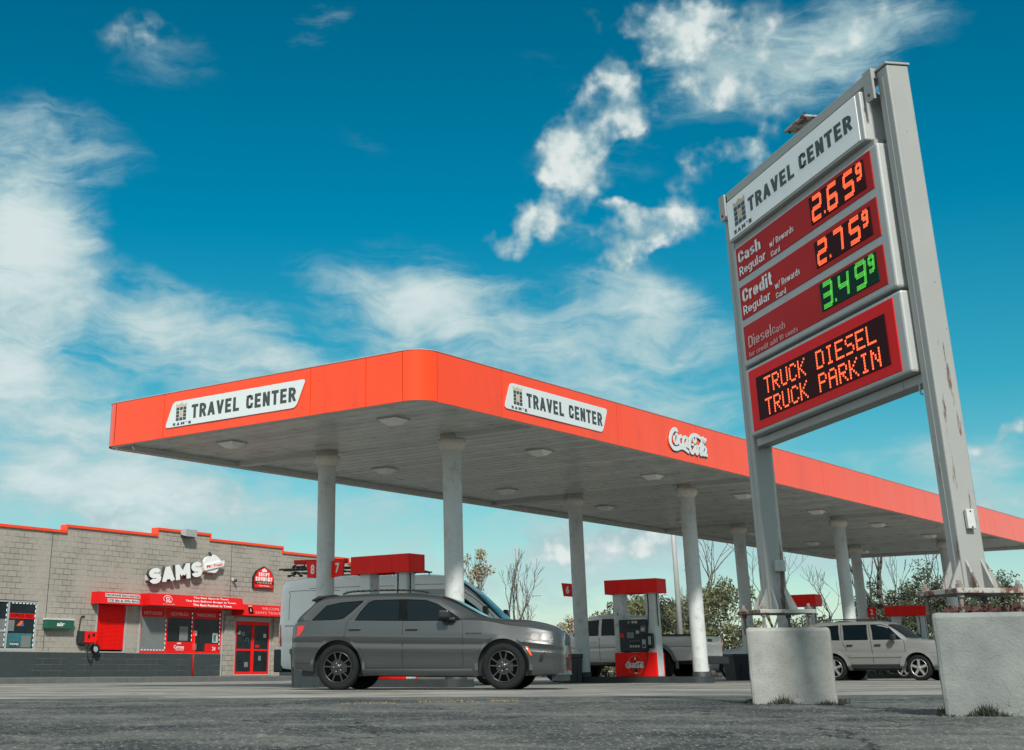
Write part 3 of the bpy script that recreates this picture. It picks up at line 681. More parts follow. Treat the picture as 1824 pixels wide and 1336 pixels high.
# ---------------------------------------------------------------- canopy
CO = Vector((0.40722, 25.47303, 0)); LO = Vector((0.62208, 0.78295, 0)); SH = Vector((-0.78295, 0.62208, 0))
cmx = Matrix((LO, SH, Vector((0, 0, 1)))).transposed().to_4x4(); cmx.translation = CO
canopy = empty('fuel_canopy', mx=cmx)
tag(canopy, 'long flat fuel station canopy with glossy red fascia on round grey columns', 'canopy')
CL, CW, ZF0, ZF1, ZS = 44.0, 9.43, 5.17, 6.15, 5.30
RAD = 0.48
def ident(parent, mb, name, mats): return mb.build(name, mats, parent)
# fascia panels with seams
def straight_panel(x0, y0, x1, y1, nx, ny, seed):
    rg = random.Random(seed)
    mb = MB(); L = math.hypot(x1-x0, y1-y0); ux, uy = (x1-x0)/L, (y1-y0)/L
    a, b = 0.009, L - 0.009; n = max(6, int(L / 0.25)); kz = 5
    ph = rg.uniform(0, 6); am = rg.uniform(0.004, 0.011)
    vs = []
    for i in range(n + 1):
        t = a + (b - a) * i / n
        for j in range(kz + 1):
            z = ZF0 + (ZF1 - ZF0) * j / kz
            w = am * math.sin(ph + t * 1.9 + j * 0.5) * math.sin(math.pi * i / n) * math.sin(math.pi * j / kz)
            vs.append((x0 + ux*t + nx*w, y0 + uy*t + ny*w, z))
    fs = [(i*(kz+1)+j, (i+1)*(kz+1)+j, (i+1)*(kz+1)+j+1, i*(kz+1)+j+1) for i in range(n) for j in range(kz)]
    m0 = len(vs)
    mb.add(vs, fs, 0, True)
    # returns: top, bottom and ends folded inwards
    d = 0.05
    for j in (0, kz):
        row = [vs[i*(kz+1)+j] for i in range(n+1)]
        back = [(p[0]-nx*d, p[1]-ny*d, p[2]) for p in row]
        mb.add(row + back, [(i, i+1, n+1+i+1, n+1+i) for i in range(n)], 0)
    for i in (0, n):
        row = vs[i*(kz+1):(i+1)*(kz+1)]
        back = [(p[0]-nx*d, p[1]-ny*d, p[2]) for p in row]
        mb.add(row + back, [(q, q+1, kz+1+q+1, kz+1+q) for q in range(kz)], 0)
    mb.build('fascia_panel', 'red', canopy, recalc=False)
def corner_panel(cx, cy, a0):
    mb = MB(); n = 14; k = 2
    vs = []
    for i in range(n + 1):
        t = a0 + math.pi/2 * (0.01 + 0.98 * i / n)
        for z in (ZF0, (ZF0+ZF1)/2, ZF1): vs.append((cx + RAD*math.cos(t), cy + RAD*math.sin(t), z))
    mb.add(vs, [(i*3+j, (i+1)*3+j, (i+1)*3+j+1, i*3+j+1) for i in range(n) for j in range(k)], 0, True)
    mb.build('fascia_panel', 'red', canopy, recalc=False)
lx = [RAD, 2.68, 7.42, 11.4, 15.4, 19.6, 23.3, 27.3, 31.3, 35.3, 39.3, CL - RAD]
for i in range(len(lx) - 1):
    straight_panel(lx[i], 0, lx[i+1], 0, 0, -1, i)
    straight_panel(lx[i+1], CW, lx[i], CW, 0, 1, 50 + i)
sx = [RAD, 1.41, 2.89, 7.3, CW - RAD]
for i in range(len(sx) - 1):
    straight_panel(0, sx[i+1], 0, sx[i], -1, 0, 100 + i)
    straight_panel(CL, sx[i], CL, sx[i+1], 1, 0, 150 + i)
corner_panel(RAD, RAD, math.pi); corner_panel(CL-RAD, RAD, 1.5*math.pi); corner_panel(CL-RAD, CW-RAD, 0); corner_panel(RAD, CW-RAD, math.pi/2)
def rr_path(ins, n=10):
    r = RAD - ins; P = []
    for cx, cy, a0 in ((RAD, RAD, math.pi), (CL-RAD, RAD, 1.5*math.pi), (CL-RAD, CW-RAD, 0), (RAD, CW-RAD, math.pi/2)):
        for i in range(n + 1):
            t = a0 + math.pi/2 * i / n
            P.append((cx + r*math.cos(t), cy + r*math.sin(t)))
    return P
def ring(o_in, i_in, z0, z1, name, mt):
    A = rr_path(o_in); B = rr_path(i_in); n = len(A); mb = MB()
    vs = [(*p, z0) for p in A] + [(*p, z0) for p in B] + [(*p, z1) for p in A] + [(*p, z1) for p in B]
    fs = []
    for i in range(n):
        j = (i+1) % n
        fs += [(i, n+i, n+j, j), (2*n+i, 2*n+j, 3*n+j, 3*n+i), (i, j, 2*n+j, 2*n+i), (n+i, 3*n+i, 3*n+j, n+j)]
    mb.add(vs, fs)
    return mb.build(name, mt, canopy)
ring(0.056, 0.20, ZF0 + 0.004, ZF0 + 0.125, 'edge_gutter', 'trim')
ring(0.058, 0.09, ZF0 + 0.11, ZF1 - 0.01, 'backing_frame', 'dark')
ring(-0.012, 0.10, ZF1 + 0.001, ZF1 + 0.018, 'coping', 'grey_metal')
# soffit: ribbed metal pans laid across the canopy
mb = MB(); xs = 0.2
pw = 0.40
k0 = 0
while k0 * pw < CL - 0.01:
    x0 = max(k0*pw, 0.06); x1 = min((k0+1)*pw, CL - 0.06)
    y0, y1 = (0.07, CW - 0.07) if (x0 > RAD and x1 < CL - RAD) else (0.30, CW - 0.30)
    g = 0.03
    mb.add([(x0, y0, ZS), (x1 - 2*g, y0, ZS), (x1 - g, y0, ZS + 0.035), (x1, y0, ZS), (x0, y1, ZS), (x1 - 2*g, y1, ZS), (x1 - g, y1, ZS + 0.035), (x1, y1, ZS)],
           [(0, 1, 5, 4), (1, 2, 6, 5), (2, 3, 7, 6)])
    k0 += 1
mb.build('soffit', 'soffit', canopy, recalc=False)
# roof deck
mb = MB(); mb.box((0.35, 0.35, ZF1 - 0.25), (CL - 0.35, CW - 0.35, ZF1 - 0.2)); mb.build('roof_deck', 'grey_metal', canopy)
PAIRS = [4.43 + 11.35 * k for k in range(4)]
for px in PAIRS:
    for ya, yb in ((0.21, 2.40), (6.52, CW - 0.21)):
        mb = MB(); mb.cbox((px - 0.15, ya, ZS - 0.105), (px + 0.15, yb, ZS + 0.01), 0.01)
        mb.build('crossbeam', 'trim', canopy)
def number_plate(col, digit, side):
    """red flag plate standing off the column, facing -x of the canopy"""
    mb = MB()
    s = side
    # trapezoid: top wider than the bottom
    w0, w1 = 0.20, 0.60
    P = [(s*w0, 2.37), (s*(w1 - 0.06), 2.40), (s*w1, 2.78), (s*w0, 2.74)]
    mx = Matrix(((0, 1, 0, 0), (-1, 0, 0, 0), (0, 0, 1, 0), (0, 0, 0, 1)))  # local x -> canopy -y
    if s > 0: P = P[::-1]
    mb.prism(P, -0.02, 0.02, 0, mx)
    if digit:
        cx = s * 0.39
        text_into(mb, digit, cx - 0.06, cx + 0.06, 2.47, 2.69, -0.024, 0.03, 0, 1, mx=mx)
    o = mb.build('number_sign', ['red_metal', 'letter_white'], col)
    return o
nums = {0: ('8', '7'), 1: ('6', None), 2: (None, None), 3: (None, '2')}
for k, px in enumerate(PAIRS):
    for sy_ in (2.585, 6.335):
        mb = MB()
        mb.lathe([(0.212, 0.0), (0.212, 5.0)], 'z', 28)
        c = mb.build('column', 'column', canopy)
        c.location = (px, sy_, 0)
        mb = MB(); mb.lathe([(0.0, 4.95), (0.235, 4.95), (0.30, 5.04), (0.315, 5.08), (0.315, 5.18), (0.26, 5.20), (0.26, ZS - 0.002), (0, ZS - 0.002)], 'z', 28)
        mb.build('column_cap', 'cap', c)
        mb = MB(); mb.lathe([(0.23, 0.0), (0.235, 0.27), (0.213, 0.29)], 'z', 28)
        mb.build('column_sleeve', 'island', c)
        if sy_ > 5:
            a, b = nums[k]
            # plates: seen from the -x side, left is +y
            if a: number_plate(c, a, -1)
            if b: number_plate(c, b, 1)
# fixtures in the soffit
for i in range(8):
    for sy_ in (2.28, 7.1):
        mb = MB(); x = 1.95 + 5.65 * i
        mb.box((-0.26, -0.26, ZS - 0.025), (0.26, 0.26, ZS + 0.01))
        f = mb.build('ceiling_light', 'grey_metal', canopy); f.location = (x, sy_, 0)
        mb = MB()
        h = 0.23; w2 = 0.10; za, zb = ZS - 0.027, ZS - 0.13
        mb.add([(-h,-h,za),(h,-h,za),(h,h,za),(-h,h,za),(-w2,-w2*1.4,zb),(w2,-w2*1.4,zb),(w2,w2*1.4,zb),(-w2,w2*1.4,zb)],
               [(0,4,5,1),(4,7,6,5),(2,6,7,3),(3,7,4,0)], 0)
        mb.add([(h,-h,za),(h,h,za),(w2,w2*1.4,zb),(w2,-w2*1.4,zb)], [(0,1,2,3)], 1)
        mb.build('lens', ['fixture', 'dark'], f, recalc=False)
# lettered panels on the fascia
def logo(mb, x0, x1, z0, z1, y, mi_g, mi_t, mx=None):
    """crown over a grid of bars"""
    w = x1 - x0; h = z1 - z0
    gz1 = z0 + h * 0.78
    nr, nc = 4, 3
    for r in range(nr):
        for c in range(nc):
            if c == 1 and r in (1, 2):
                if r == 1: mb.add([(x0 + w*(c+.06)/nc, y, z0 + (gz1-z0)*(1.1)/nr), (x0 + w*(c+.94)/nc, y, z0 + (gz1-z0)*1.1/nr), (x0 + w*(c+.94)/nc, y, z0 + (gz1-z0)*2.9/nr), (x0 + w*(c+.06)/nc, y, z0 + (gz1-z0)*2.9/nr)], [(0,1,2,3)], mi_t, False, mx)
                continue
            a = x0 + w*(c+.07)/nc; b = x0 + w*(c+.93)/nc; cc = z0 + (gz1-z0)*(r+.07)/nr; d = z0 + (gz1-z0)*(r+.93)/nr
            mb.add([(a, y, cc), (b, y, cc), (b, y, d), (a, y, d)], [(0,1,2,3)], mi_g, False, mx)
    cb = z0 + h * 0.80
    P = [(0, 0), (1, 0), (1, 1), (.78, .45), (.5, 1.05), (.22, .45), (0, 1)]
    vs = [(x0 + w*p[0], y, cb + h*0.2*p[1]) for p in P]
    mb.add(vs, [(0, 1, 2, 3), (0, 3, 4, 5), (0, 5, 6)], mi_t, False, mx)
def rounded(poly, r, n=4):
    out = []; N = len(poly)
    for i in range(N):
        p = Vector(poly[i]); a = (Vector(poly[i-1]) - p).normalized(); b = (Vector(poly[(i+1) % N]) - p).normalized()
        for j in range(n + 1):
            t = j / n
            q = (p + a*r) * (1-t)**2 + p * 2*t*(1-t) + (p + b*r) * t**2
            out.append((q.x, q.y))
    return out
def station_panel(mx):
    # local x 0..4.15, z measured from the ground
    e = MB(); P = rounded([(0.0, 5.37), (3.95, 5.37), (4.22, 5.93), (0.24, 5.93)], 0.10)
    e.prism(P, -0.024, -0.012, 0)
    o = e.build('sign_panel', 'white', canopy, mx)
    t = MB()
    logo(t, 0.34, 0.68, 5.49, 5.88, -0.0265, 0, 1)
    t.build('emblem', ['letter_grey', 'tan'], o)
    lines(o, 'lettering', 'letter_grey', [(caps_into, "SAM'S", 0.26, 0.84, 5.395, 5.455, -0.0265, 0.24, 0.3),
        (caps_into, "TRAVEL", 0.84, 2.32, 5.50, 5.80, -0.0265, 0.21), (caps_into, "CENTER", 2.52, 3.95, 5.50, 5.80, -0.0265, 0.21)])
station_panel(frame((0, 7.22, 0), (0, -1), (-1, 0)))
station_panel(frame((2.74, 0, 0), (1, 0), (0, -1)))
# red soft-drink script: a hand drawn stroke set in a unit box (px of the photographed lettering, straightened)
def script_marks(mb, x0, x1, z0, z1, y, mi=0, mx=None, depth=0.02, fat=1.0):
    kk = 0
    def T(p):
        yy = p[1] - 0.245 * (p[0] - 485)
        return (x0 + (x1-x0) * (p[0]-485) / 815.0, z1 - (z1-z0) * (yy - 245) / 500.0)
    sc = (x1 - x0) / 815.0
    st = [([(655,350),(640,292),(590,285),(535,360),(495,490),(498,610),(545,700),(615,722),(690,695),(760,702),(880,805)], 42),
          ([(600,400),(650,410),(655,500),(640,580),(605,600),(575,530),(595,430)], 34),
          ([(650,450),(700,470)], 20),
          ([(745,470),(730,430),(690,470),(675,560),(700,640),(740,640),(775,590)], 34),
          ([(860,480),(820,450),(780,500),(770,600),(795,660),(835,620),(865,500)], 34),
          ([(865,490),(845,620),(860,670),(895,640)], 32), ([(860,480),(930,500)], 22),
          ([(1040,450),(1060,500),(1030,575),(1000,540),(1010,470)], 24),
          ([(1180,490),(1110,425),(1030,398),(960,435),(915,550),(905,680),(925,780),(960,805),(1000,750),(1010,690)], 40),
          ([(945,640),(985,615),(1015,690)], 20),
          ([(1060,640),(1090,680),(1080,780),(1050,830),(1030,780),(1035,690),(1065,640)], 32),
          ([(1085,660),(1130,650),(1180,560)], 20),
          ([(1290,480),(1255,540),(1210,560),(1180,500),(1220,465),(1235,520),(1190,640),(1145,760),(1140,850),(1175,850)], 34),
          ([(1265,690),(1225,670),(1190,740),(1190,830),(1220,850),(1255,790),(1275,690)], 32),
          ([(1278,690),(1255,820),(1265,870),(1290,850)], 30)]
    for pts, w in st:
        P = [T(p) for p in pts]
        P = [tuple(q) for q in crv(P, 4)]
        ribbon(mb, P, w * sc * fat, y - 0.0006*kk, mi, depth, mx, taper=0.35); kk += 1
mb = MB(); mx = frame((0, 0, 0), (1, 0), (0, -1))
script_marks(mb, 9.93, 11.93, 5.36, 5.90, -0.035, 0, None, 0.02, 1.1)
mb.build('script_lettering', 'white', canopy, mx)
mb = MB()
script_marks(mb, 9.96, 11.96, 5.335, 5.875, -0.0145, 0, None, 0.01, 1.1)
mb.build('script_shadow_layer', 'letter_grey', canopy, mx)

# ---------------------------------------------------------------- pump islands and fuel dispensers
def at_canopy(x, y): return CO + LO * x + SH * y
for k, px in enumerate(PAIRS):
    mb = MB()
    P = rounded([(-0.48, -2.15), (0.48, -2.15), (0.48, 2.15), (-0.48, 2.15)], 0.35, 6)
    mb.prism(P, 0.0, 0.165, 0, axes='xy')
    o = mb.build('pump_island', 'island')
    o.matrix_world = Matrix.Translation(at_canopy(px, 4.46)) @ Matrix.Rotation(math.atan2(LO.y, LO.x), 4, 'Z')
    tag(o, ['dark kerbed pump island behind the grey SUV', 'dark kerbed pump island under the dispenser with the round drink badge',
            'dark kerbed pump island behind the left concrete pedestal', 'dark kerbed pump island farthest down the canopy'][k], 'pump island', 'pump islands under the canopy')
def make_pump():
    # local x = reading direction on the front (canopy -y), local y = into the pump (canopy +x)
    r = empty('fuel_dispenser')
    Z0 = 0.165
    for s in (-1, 1):
        mb = MB(); mb.cbox((s*0.52 - 0.15, -0.17, Z0), (s*0.52 + 0.15, 0.17, 2.40), 0.02)
        mb.build('pillar', 'column', r)
    mb = MB(); mb.cbox((-0.66, -0.24, Z0 + 0.002), (0.66, 0.24, 0.80), 0.012); base = mb.build('base_panel', 'red_metal', r)
    mb = MB(); mb.cbox((-0.46, -0.27, 0.815), (0.42, 0.27, 1.68), 0.03); head = mb.build('dispenser_head', 'bin', r)
    for sy in (-1, 1):
        q = Matrix.Identity(4) if sy < 0 else Matrix.Rotation(math.pi, 4, 'Z')
        mb = MB()
        y = -0.272
        mb.box((-0.24, y - 0.006, 1.555), (0.20, y, 1.655), 0)
        mb.box((-0.17, y - 0.012, 1.575), (-0.08, y - 0.006, 1.64), 1)
        mb.box((-0.03, y - 0.012, 1.575), (0.05, y - 0.006, 1.64), 2)
        mb.box((0.07, y - 0.012, 1.575), (0.15, y - 0.006, 1.64), 3)
        mb.box((-0.25, y - 0.03, 1.46), (0.22, y, 1.50), 0)
        mb.box((-0.20, y - 0.010, 1.18), (0.02, y, 1.34), 1)       # screen
        mb.box((-0.215, y - 0.006, 1.165), (0.035, y, 1.355), 0)
        mb.box((0.09, y - 0.012, 1.30), (0.19, y, 1.38), 2)
        mb.box((0.09, y - 0.008, 1.19), (0.20, y, 1.27), 0)
        mb.box((0.25, y - 0.01, 1.34), (0.39, y, 1.50), 1)
        mb.box((0.26, y - 0.016, 1.38), (0.37, y - 0.01, 1.44), 3)
        mb.box((0.26, y - 0.012, 1.20), (0.38, y, 1.31), 0)
        mb.box((-0.40, y - 0.012, 1.20), (-0.30, y, 1.31), 4)
        for i in range(4):
            mb.box((-0.13 + i*0.085, y - 0.01, 1.095), (-0.075 + i*0.085, y, 1.112), 1)
            mb.box((-0.13 + i*0.085, y - 0.012, 0.935), (-0.075 + i*0.085, y, 0.99), 3)
            mb.box((-0.13 + i*0.085, y - 0.008, 1.03), (-0.075 + i*0.085, y, 1.07), 0)
        mb.box((0.27, y - 0.008, 0.92), (0.38, y, 1.14), 2)
        mb.box((0.29, y - 0.02, 0.95), (0.36, y - 0.008, 1.01), 0)
        mb.build('control_panel', ['black', 'frost', 'grey_metal', 'tan', 'red_metal'], head, q)
        # disc badge with script on the red base
        mb = MB(); y = -0.246
        mb.cyl((0.0, y, 0.47), (0.0, y - 0.008, 0.47), 0.25, n=36, mi=0, sm=False)
        mb.lathe([(0.235, -0.009), (0.235, -0.011), (0.25, -0.011), (0.25, -0.0085)], 'y', 36, 3, c=(0, y, 0.47))
        mb.prism([(-0.035, 0.27), (0.045, 0.27), (0.04, 0.48), (0.02, 0.58), (0.02, 0.66), (-0.02, 0.66), (-0.02, 0.58), (-0.035, 0.48)], y - 0.013, y - 0.009, 2)
        mb.prism([(-0.02, 0.60), (0.02, 0.60), (0.02, 0.67), (-0.02, 0.67)], y - 0.018, y - 0.0135, 1)
        mb.prism([(-0.05, 0.25), (0.06, 0.25), (0.05, 0.275), (-0.04, 0.275)], y - 0.018, y - 0.0135, 1)
        script_marks(mb, -0.30, 0.27, 0.385, 0.555, y - 0.020, 1, None, 0.002, 1.15)
        mb.build('badge', ['red_dark', 'white', 'black', 'orange'], base, q)
        # hose: from topper down, loop by the base, nozzle in holster
        mb = MB()
        P = [(0.55, -0.30, 2.36), (0.56, -0.32, 2.0), (0.54, -0.33, 1.7), (0.50, -0.34, 1.35), (0.46, -0.35, 1.0), (0.45, -0.36, 0.75), (0.42, -0.36, 0.55), (0.30, -0.36, 0.34)]
        if sy > 0: P = [(0.55, -0.30, 2.36), (0.57, -0.32, 1.9), (0.60, -0.33, 1.4), (0.62, -0.34, 0.9), (0.58, -0.35, 0.55), (0.50, -0.35, 0.45), (0.47, -0.33, 0.8), (0.5, -0.31, 1.2)]
        mb.tube(crv(P, 4), 0.018, 7)
        mb.build('hose', 'black', r, q)
        mb = MB(); mb.cbox((0.44, -0.29, 0.90), (0.60, -0.172, 1.30), 0.01); mb.box((0.49, -0.33, 1.0), (0.56, -0.29, 1.22), 1)
        mb.build('nozzle_holster', ['black', 'grey_metal'], r, q)
    # small reel rods at the left pillar
    mb = MB(); mb.cyl((-0.70, -0.05, 1.3), (-0.70, -0.05, 2.37), 0.014, n=6); mb.cyl((0.70, -0.05, 1.5), (0.70, -0.05, 2.37), 0.014, n=6)
    mb.cbox((-0.73, -0.08, 1.9), (-0.67, -0.02, 2.02), 0.005)
    mb.build('hose_retractor', 'dark', r)
    # topper: an open red box frame
    mb = MB()
    a, b, z0, z1, t = 0.85, 0.28, 2.38, 2.77, 0.02
    for s in (-1, 1):
        lo, hi = (s*b - t/2, s*b + t/2)
        mb.cbox((-a, lo, z0), (a, hi, z1), 0.006)
        mb.cbox((s*a - (t if s > 0 else 0), -b + t/2 + 0.003, z0), (s*a + (0 if s > 0 else t), b - t/2 - 0.003, z1), 0.004)
        for i in (-0.55, -0.12, 0.32): mb.box((i, s*b + (t/2 if s > 0 else -t/2 - 0.003), z0 + 0.01), (i + 0.03, s*b + (t/2 + 0.003 if s > 0 else -t/2), z1 - 0.01))
    mb.build('topper', 'red_metal', r)
    mb = MB(); mb.box((-a + 0.03, -b + 0.02, 2.60), (a - 0.03, b - 0.02, 2.63)); mb.build('topper_tray', 'trim', r)
    # pump number on the left pillar
    return r
pump0 = make_pump()
plabels = ['fuel dispenser with red topper seen above the grey SUV roof', 'fuel dispenser with black head, red base and round drink badge between two columns',
           'fuel dispenser whose red topper shows right of the left sign post', 'fuel dispenser whose red topper shows above the dark car with raised hood']
for k, px in enumerate(PAIRS):
    o = pump0 if k == 0 else copy_tree(pump0)
    q = Matrix((-SH, LO, Vector((0, 0, 1)))).transposed().to_4x4()
    q.translation = at_canopy(px, 4.46)
    o.matrix_world = q
    tag(o, plabels[k], 'fuel dispenser', 'fuel dispensers on the islands')
    if k == 1:
        mb = MB(); mb.box((-0.565, -0.176, 1.79), (-0.475, -0.171, 1.90), 0)
        text_into(mb, '6', -0.545, -0.495, 1.805, 1.885, -0.180, 0.03, 0, 1, depth=0)
        mb.build('pump_number', ['paper', 'black'], o)

# ---------------------------------------------------------------- price sign
P0 = Vector((3.922, 10.176, 0)); SN = (-0.987, -0.1603); SU = (0.1603, -0.987)
smx = frame(P0, SU, SN)
sign = empty('price_sign', mx=smx)
tag(sign, 'tall two-post roadside price sign with white header and red price panels', 'price sign')
def post(x0, x1, ztop, name='post'):
    mb = MB(); y0, y1 = 0.0, 0.19
    mb.cbox((x0, y0, 0.83), (x1, y1, ztop), 0.012)
    # shallow web seam on the broad faces
    xm = (x0 + x1) / 2
    mb.box((xm - 0.004, y0 - 0.003, 0.9), (xm + 0.004, y0, ztop - 0.05))
    p = mb.build(name, 'post', sign)
    mb = MB(); mb.cbox((x0 - 0.012, y0 - 0.012, ztop + 0.001), (x1 + 0.012, y1 + 0.012, ztop + 0.022), 0.005); mb.build('post_cap', 'post', p)
    cx, cy = xm, (y0 + y1) / 2
    mb = MB(); h = 0.27; mb.cbox((cx - h, cy - h, 0.795), (cx + h, cy + h, 0.829), 0.004); pl = mb.build('base_plate', 'plate', p)
    mb = MB()
    for d in (-0.06, 0.06):
        for s in (-1, 1):
            a = s * (x1 - x0) / 2; b = s * 0.19
            mb.prism([(cx + a, 0.83), (cx + b, 0.83), (cx + b, 0.85), (cx + a, 1.03)], cy + d - 0.008, cy + d + 0.008)
            a = s * (y1 - y0) / 2; b = s * 0.19
            mb.prism([(cy + a, 0.83), (cy + b, 0.83), (cy + b, 0.85), (cy + a, 1.03)], cx + d - 0.008, cx + d + 0.008, axes='yz')
    mb.build('gusset', 'post', p)
    for dx in (-0.2, 0.0, 0.2):
        for dy in (-0.2, 0.0, 0.2):
            if (dx == 0) == (dy == 0) and dx == 0: continue
            if dx == 0 or dy == 0: continue
            mb = MB(); X, Y = cx + dx * 1.12, cy + dy * 1.12
            mb.cyl((X, Y, 0.62), (X, Y, 0.882), 0.014, n=10)
            mb.cyl((X, Y, 0.829), (X, Y, 0.856), 0.028, n=6, sm=False)
            mb.cyl((X, Y, 0.767), (X, Y, 0.795), 0.028, n=6, sm=False)
            mb.cyl((X, Y, 0.668), (X, Y, 0.695), 0.024, n=6, sm=False)
            mb.build('anchor_bolt', 'rust_bolt', p)
    return p
pn = post(0.11, 0.28, 4.90)
pf = post(-3.23, -3.05, 4.92)
for a_, b_, q_ in ((-0.09, 0.109, pn), (-3.049, -2.90, pf)):
    mb = MB(); mb.box((a_, 0.152, 2.41), (b_, 0.188, 4.88)); mb.build('post_flange', 'post', q_)
# header beam with end brackets
mb = MB(); mb.cbox((-3.045, -0.03, 4.85), (0.105, 0.085, 4.94), 0.006); mb.build('cap_beam', 'post', sign)
mb = MB(); mb.cbox((-3.045, 0.03, 2.33), (0.105, 0.17, 2.405), 0.006); mb.build('bottom_beam', 'post', sign)
for x0 in (-0.02, -3.20):
    mb = MB(); mb.prism([(x0, 4.70), (x0 + 0.03, 4.665), (x0 + 0.14, 4.665), (x0 + 0.14, 4.935), (x0, 4.935)], -0.055, -0.035)
    mb.cyl((x0 + 0.07, -0.055, 4.72), (x0 + 0.07, -0.063, 4.72), 0.014, n=8, mi=1)
    mb.build('bracket', ['post', 'dark'], sign)
mb = MB(); mb.cyl((-1.50, 0.24, 4.6), (-1.50, 0.24, 5.095), 0.075, n=20)
mb.box((-1.56, 0.09, 4.7), (-1.44, 0.24, 4.8))
st = mb.build('top_stub', 'cap', sign)
mb = MB(); mb.cbox((-1.71, 0.03, 5.096), (-1.29, 0.45, 5.115), 0.003); mb.build('mounting_plate', 'plate', st)
for dx in (-0.17, 0.17):
    for dy in (-0.17, 0.17):
        mb = MB(); mb.cyl((-1.50 + dx, 0.24 + dy, 5.075), (-1.50 + dx, 0.24 + dy, 5.155), 0.012, n=8); mb.build('bolt', 'dark', st)
# header cabinet
mb = MB(); mb.cbox((-2.95, -0.085, 4.365), (-0.055, 0.15, 4.80), 0.012); hc = mb.build('header_cabinet', 'silver', sign)
mb = MB(); mb.cbox((-2.925, -0.093, 4.385), (-0.12, -0.0855, 4.785), 0.003); hf = mb.build('header_face', 'white_sign', hc)
SK = 0.95
def HX(a): return a * 0.975 - 0.03
mb = MB(); logo(mb, -2.76, -2.47, 4.478, 4.735, -0.0955, 0, 1); mb.build('emblem', ['letter_grey', 'tan'], hc)
lines(hc, 'lettering', 'letter_grey', [(caps_into, "SAM'S", -2.79, -2.36, 4.408, 4.448, -0.0955, 0.24, 0.3),
    (caps_into, "TRAVEL", -2.40, -1.35, 4.515, 4.66, -0.0955, 0.21), (caps_into, "CENTER", -1.24, -0.22, 4.525, 4.67, -0.0955, 0.21)])
mb = MB(); mb.box((-2.95, -0.03, 4.305), (-0.02, 0.05, 4.362)); mb.build('spacer_rail', 'post', sign)
# price cabinet
mb = MB()
mb.cbox((-2.95, -0.06, 3.085), (0.06, 0.13, 4.30), 0.02)
pc = mb.build('price_cabinet', 'silver', sign)
def face(x0, x1, z0, z1, y, mt, parent, name):
    mb = MB(); mb.cbox((x0, y, z0), (x1, y + 0.012, z1), 0.003); return mb.build(name, mt, parent)
rows = [(3.945, 4.272), (3.540, 3.870), (3.140, 3.470)]
for i, (a, b) in enumerate(rows): face(-2.87, -0.055, a, b, -0.067, 'red_face', pc, 'price_panel')
YF = -0.072
def T(s, x0, x1, z0, z1, mi=0, bold=0.012, mt='letter_white', nm='price_lettering'):
    mb = MB(); words_into(mb, s, x0, x1, z0, z1, YF, 0.19 if bold > .025 else 0.15); mb.build(nm, mt, pc)
T('Cash', -2.81, -2.27, 4.105, 4.225, bold=0.03); T('Regular', -2.81, -2.18, 3.955, 4.065, bold=0.02)
T('w/ Rewards', -2.07, -1.54, 4.050, 4.112); T('Card', -2.06, -1.86, 3.955, 4.010)
T('Credit', -2.80, -2.10, 3.700, 3.835, bold=0.03); T('Regular', -2.81, -2.17, 3.555, 3.665, bold=0.02)
T('w/ Rewards', -2.05, -1.51, 3.635, 3.700); T('Card', -2.05, -1.83, 3.545, 3.600)
T('Diesel', -2.77, -2.23, 3.240, 3.350, 0, .02, 'letter_pale', 'diesel_lettering'); T('Cash', -2.21, -1.93, 3.240, 3.312, 0, .02, 'letter_pale', 'diesel_lettering'); T('for credit add 10 cents', -2.78, -1.68, 3.150, 3.200, 0, .02, 'letter_pale', 'diesel_lettering')
SEG = {'0': 'abcdef', '1': 'bc', '2': 'abged', '3': 'abgcd', '4': 'fgbc', '5': 'afgcd', '6': 'afgedc', '7': 'abc', '8': 'abcdefg', '9': 'abcdfg'}
def led_digit(mb, ch, x0, z0, w, h, y, sh=0.12, pitch=0.013):
    pts = {'a': ((0, h), (w, h)), 'b': ((w, h), (w, h/2)), 'c': ((w, h/2), (w, 0)), 'd': ((0, 0), (w, 0)), 'e': ((0, h/2), (0, 0)), 'f': ((0, h), (0, h/2)), 'g': ((0, h/2), (w, h/2))}
    for s in SEG[ch]:
        (ax, az_), (bx, bz) = pts[s]
        L = math.hypot(bx-ax, bz-az_); n = max(2, int(L / pitch)); ux, uz = (bx-ax)/L, (bz-az_)/L
        for i in range(n):
            t = (i + 0.5) * L / n
            for k in (-1, 0, 1):
                cx = ax + ux*t + uz*k*pitch*1.1; cz = az_ + uz*t - ux*k*pitch*1.1
                cx = x0 + cx + sh * cz; cz = z0 + cz; r = pitch * 0.40
                mb.add([(cx-r, y, cz-r), (cx+r, y, cz-r), (cx+r, y, cz+r), (cx-r, y, cz+r)], [(0,1,2,3)], 0)
def price(txt, z0, z1, ledm, backm):
    dsp = face(-1.185, -0.165, z0, z1, -0.073, backm, pc, 'price_display')
    y = -0.0765; hh = (z1 - z0) * 0.76; zb = z0 + (z1-z0)*0.12
    xs_ = [-1.13, -0.83, -0.53]
    for c, xx in zip((txt[0], txt[2], txt[3]), xs_):
        mb = MB(); led_digit(mb, c, xx, zb, 0.155, hh, y); mb.build('price_digit', ledm, pc)
    mb = MB()
    for a in (0, 0.014):
        for b in (0, 0.014):
            X, Zz = -0.915 + a, zb - 0.005 + b; mb.add([(X, y, Zz), (X+.011, y, Zz), (X+.011, y, Zz+.011), (X, y, Zz+.011)], [(0,1,2,3)], 0)
    mb.build('decimal_point', ledm, pc); mb = MB()
    led_digit(mb, '9', -0.295, z0 + (z1-z0)*0.44, 0.075, (z1-z0)*0.46, y, pitch=0.011)
    mb.build('price_digit', ledm, pc)
price('2.65', 3.985, 4.238, 'led_red', 'led_back')
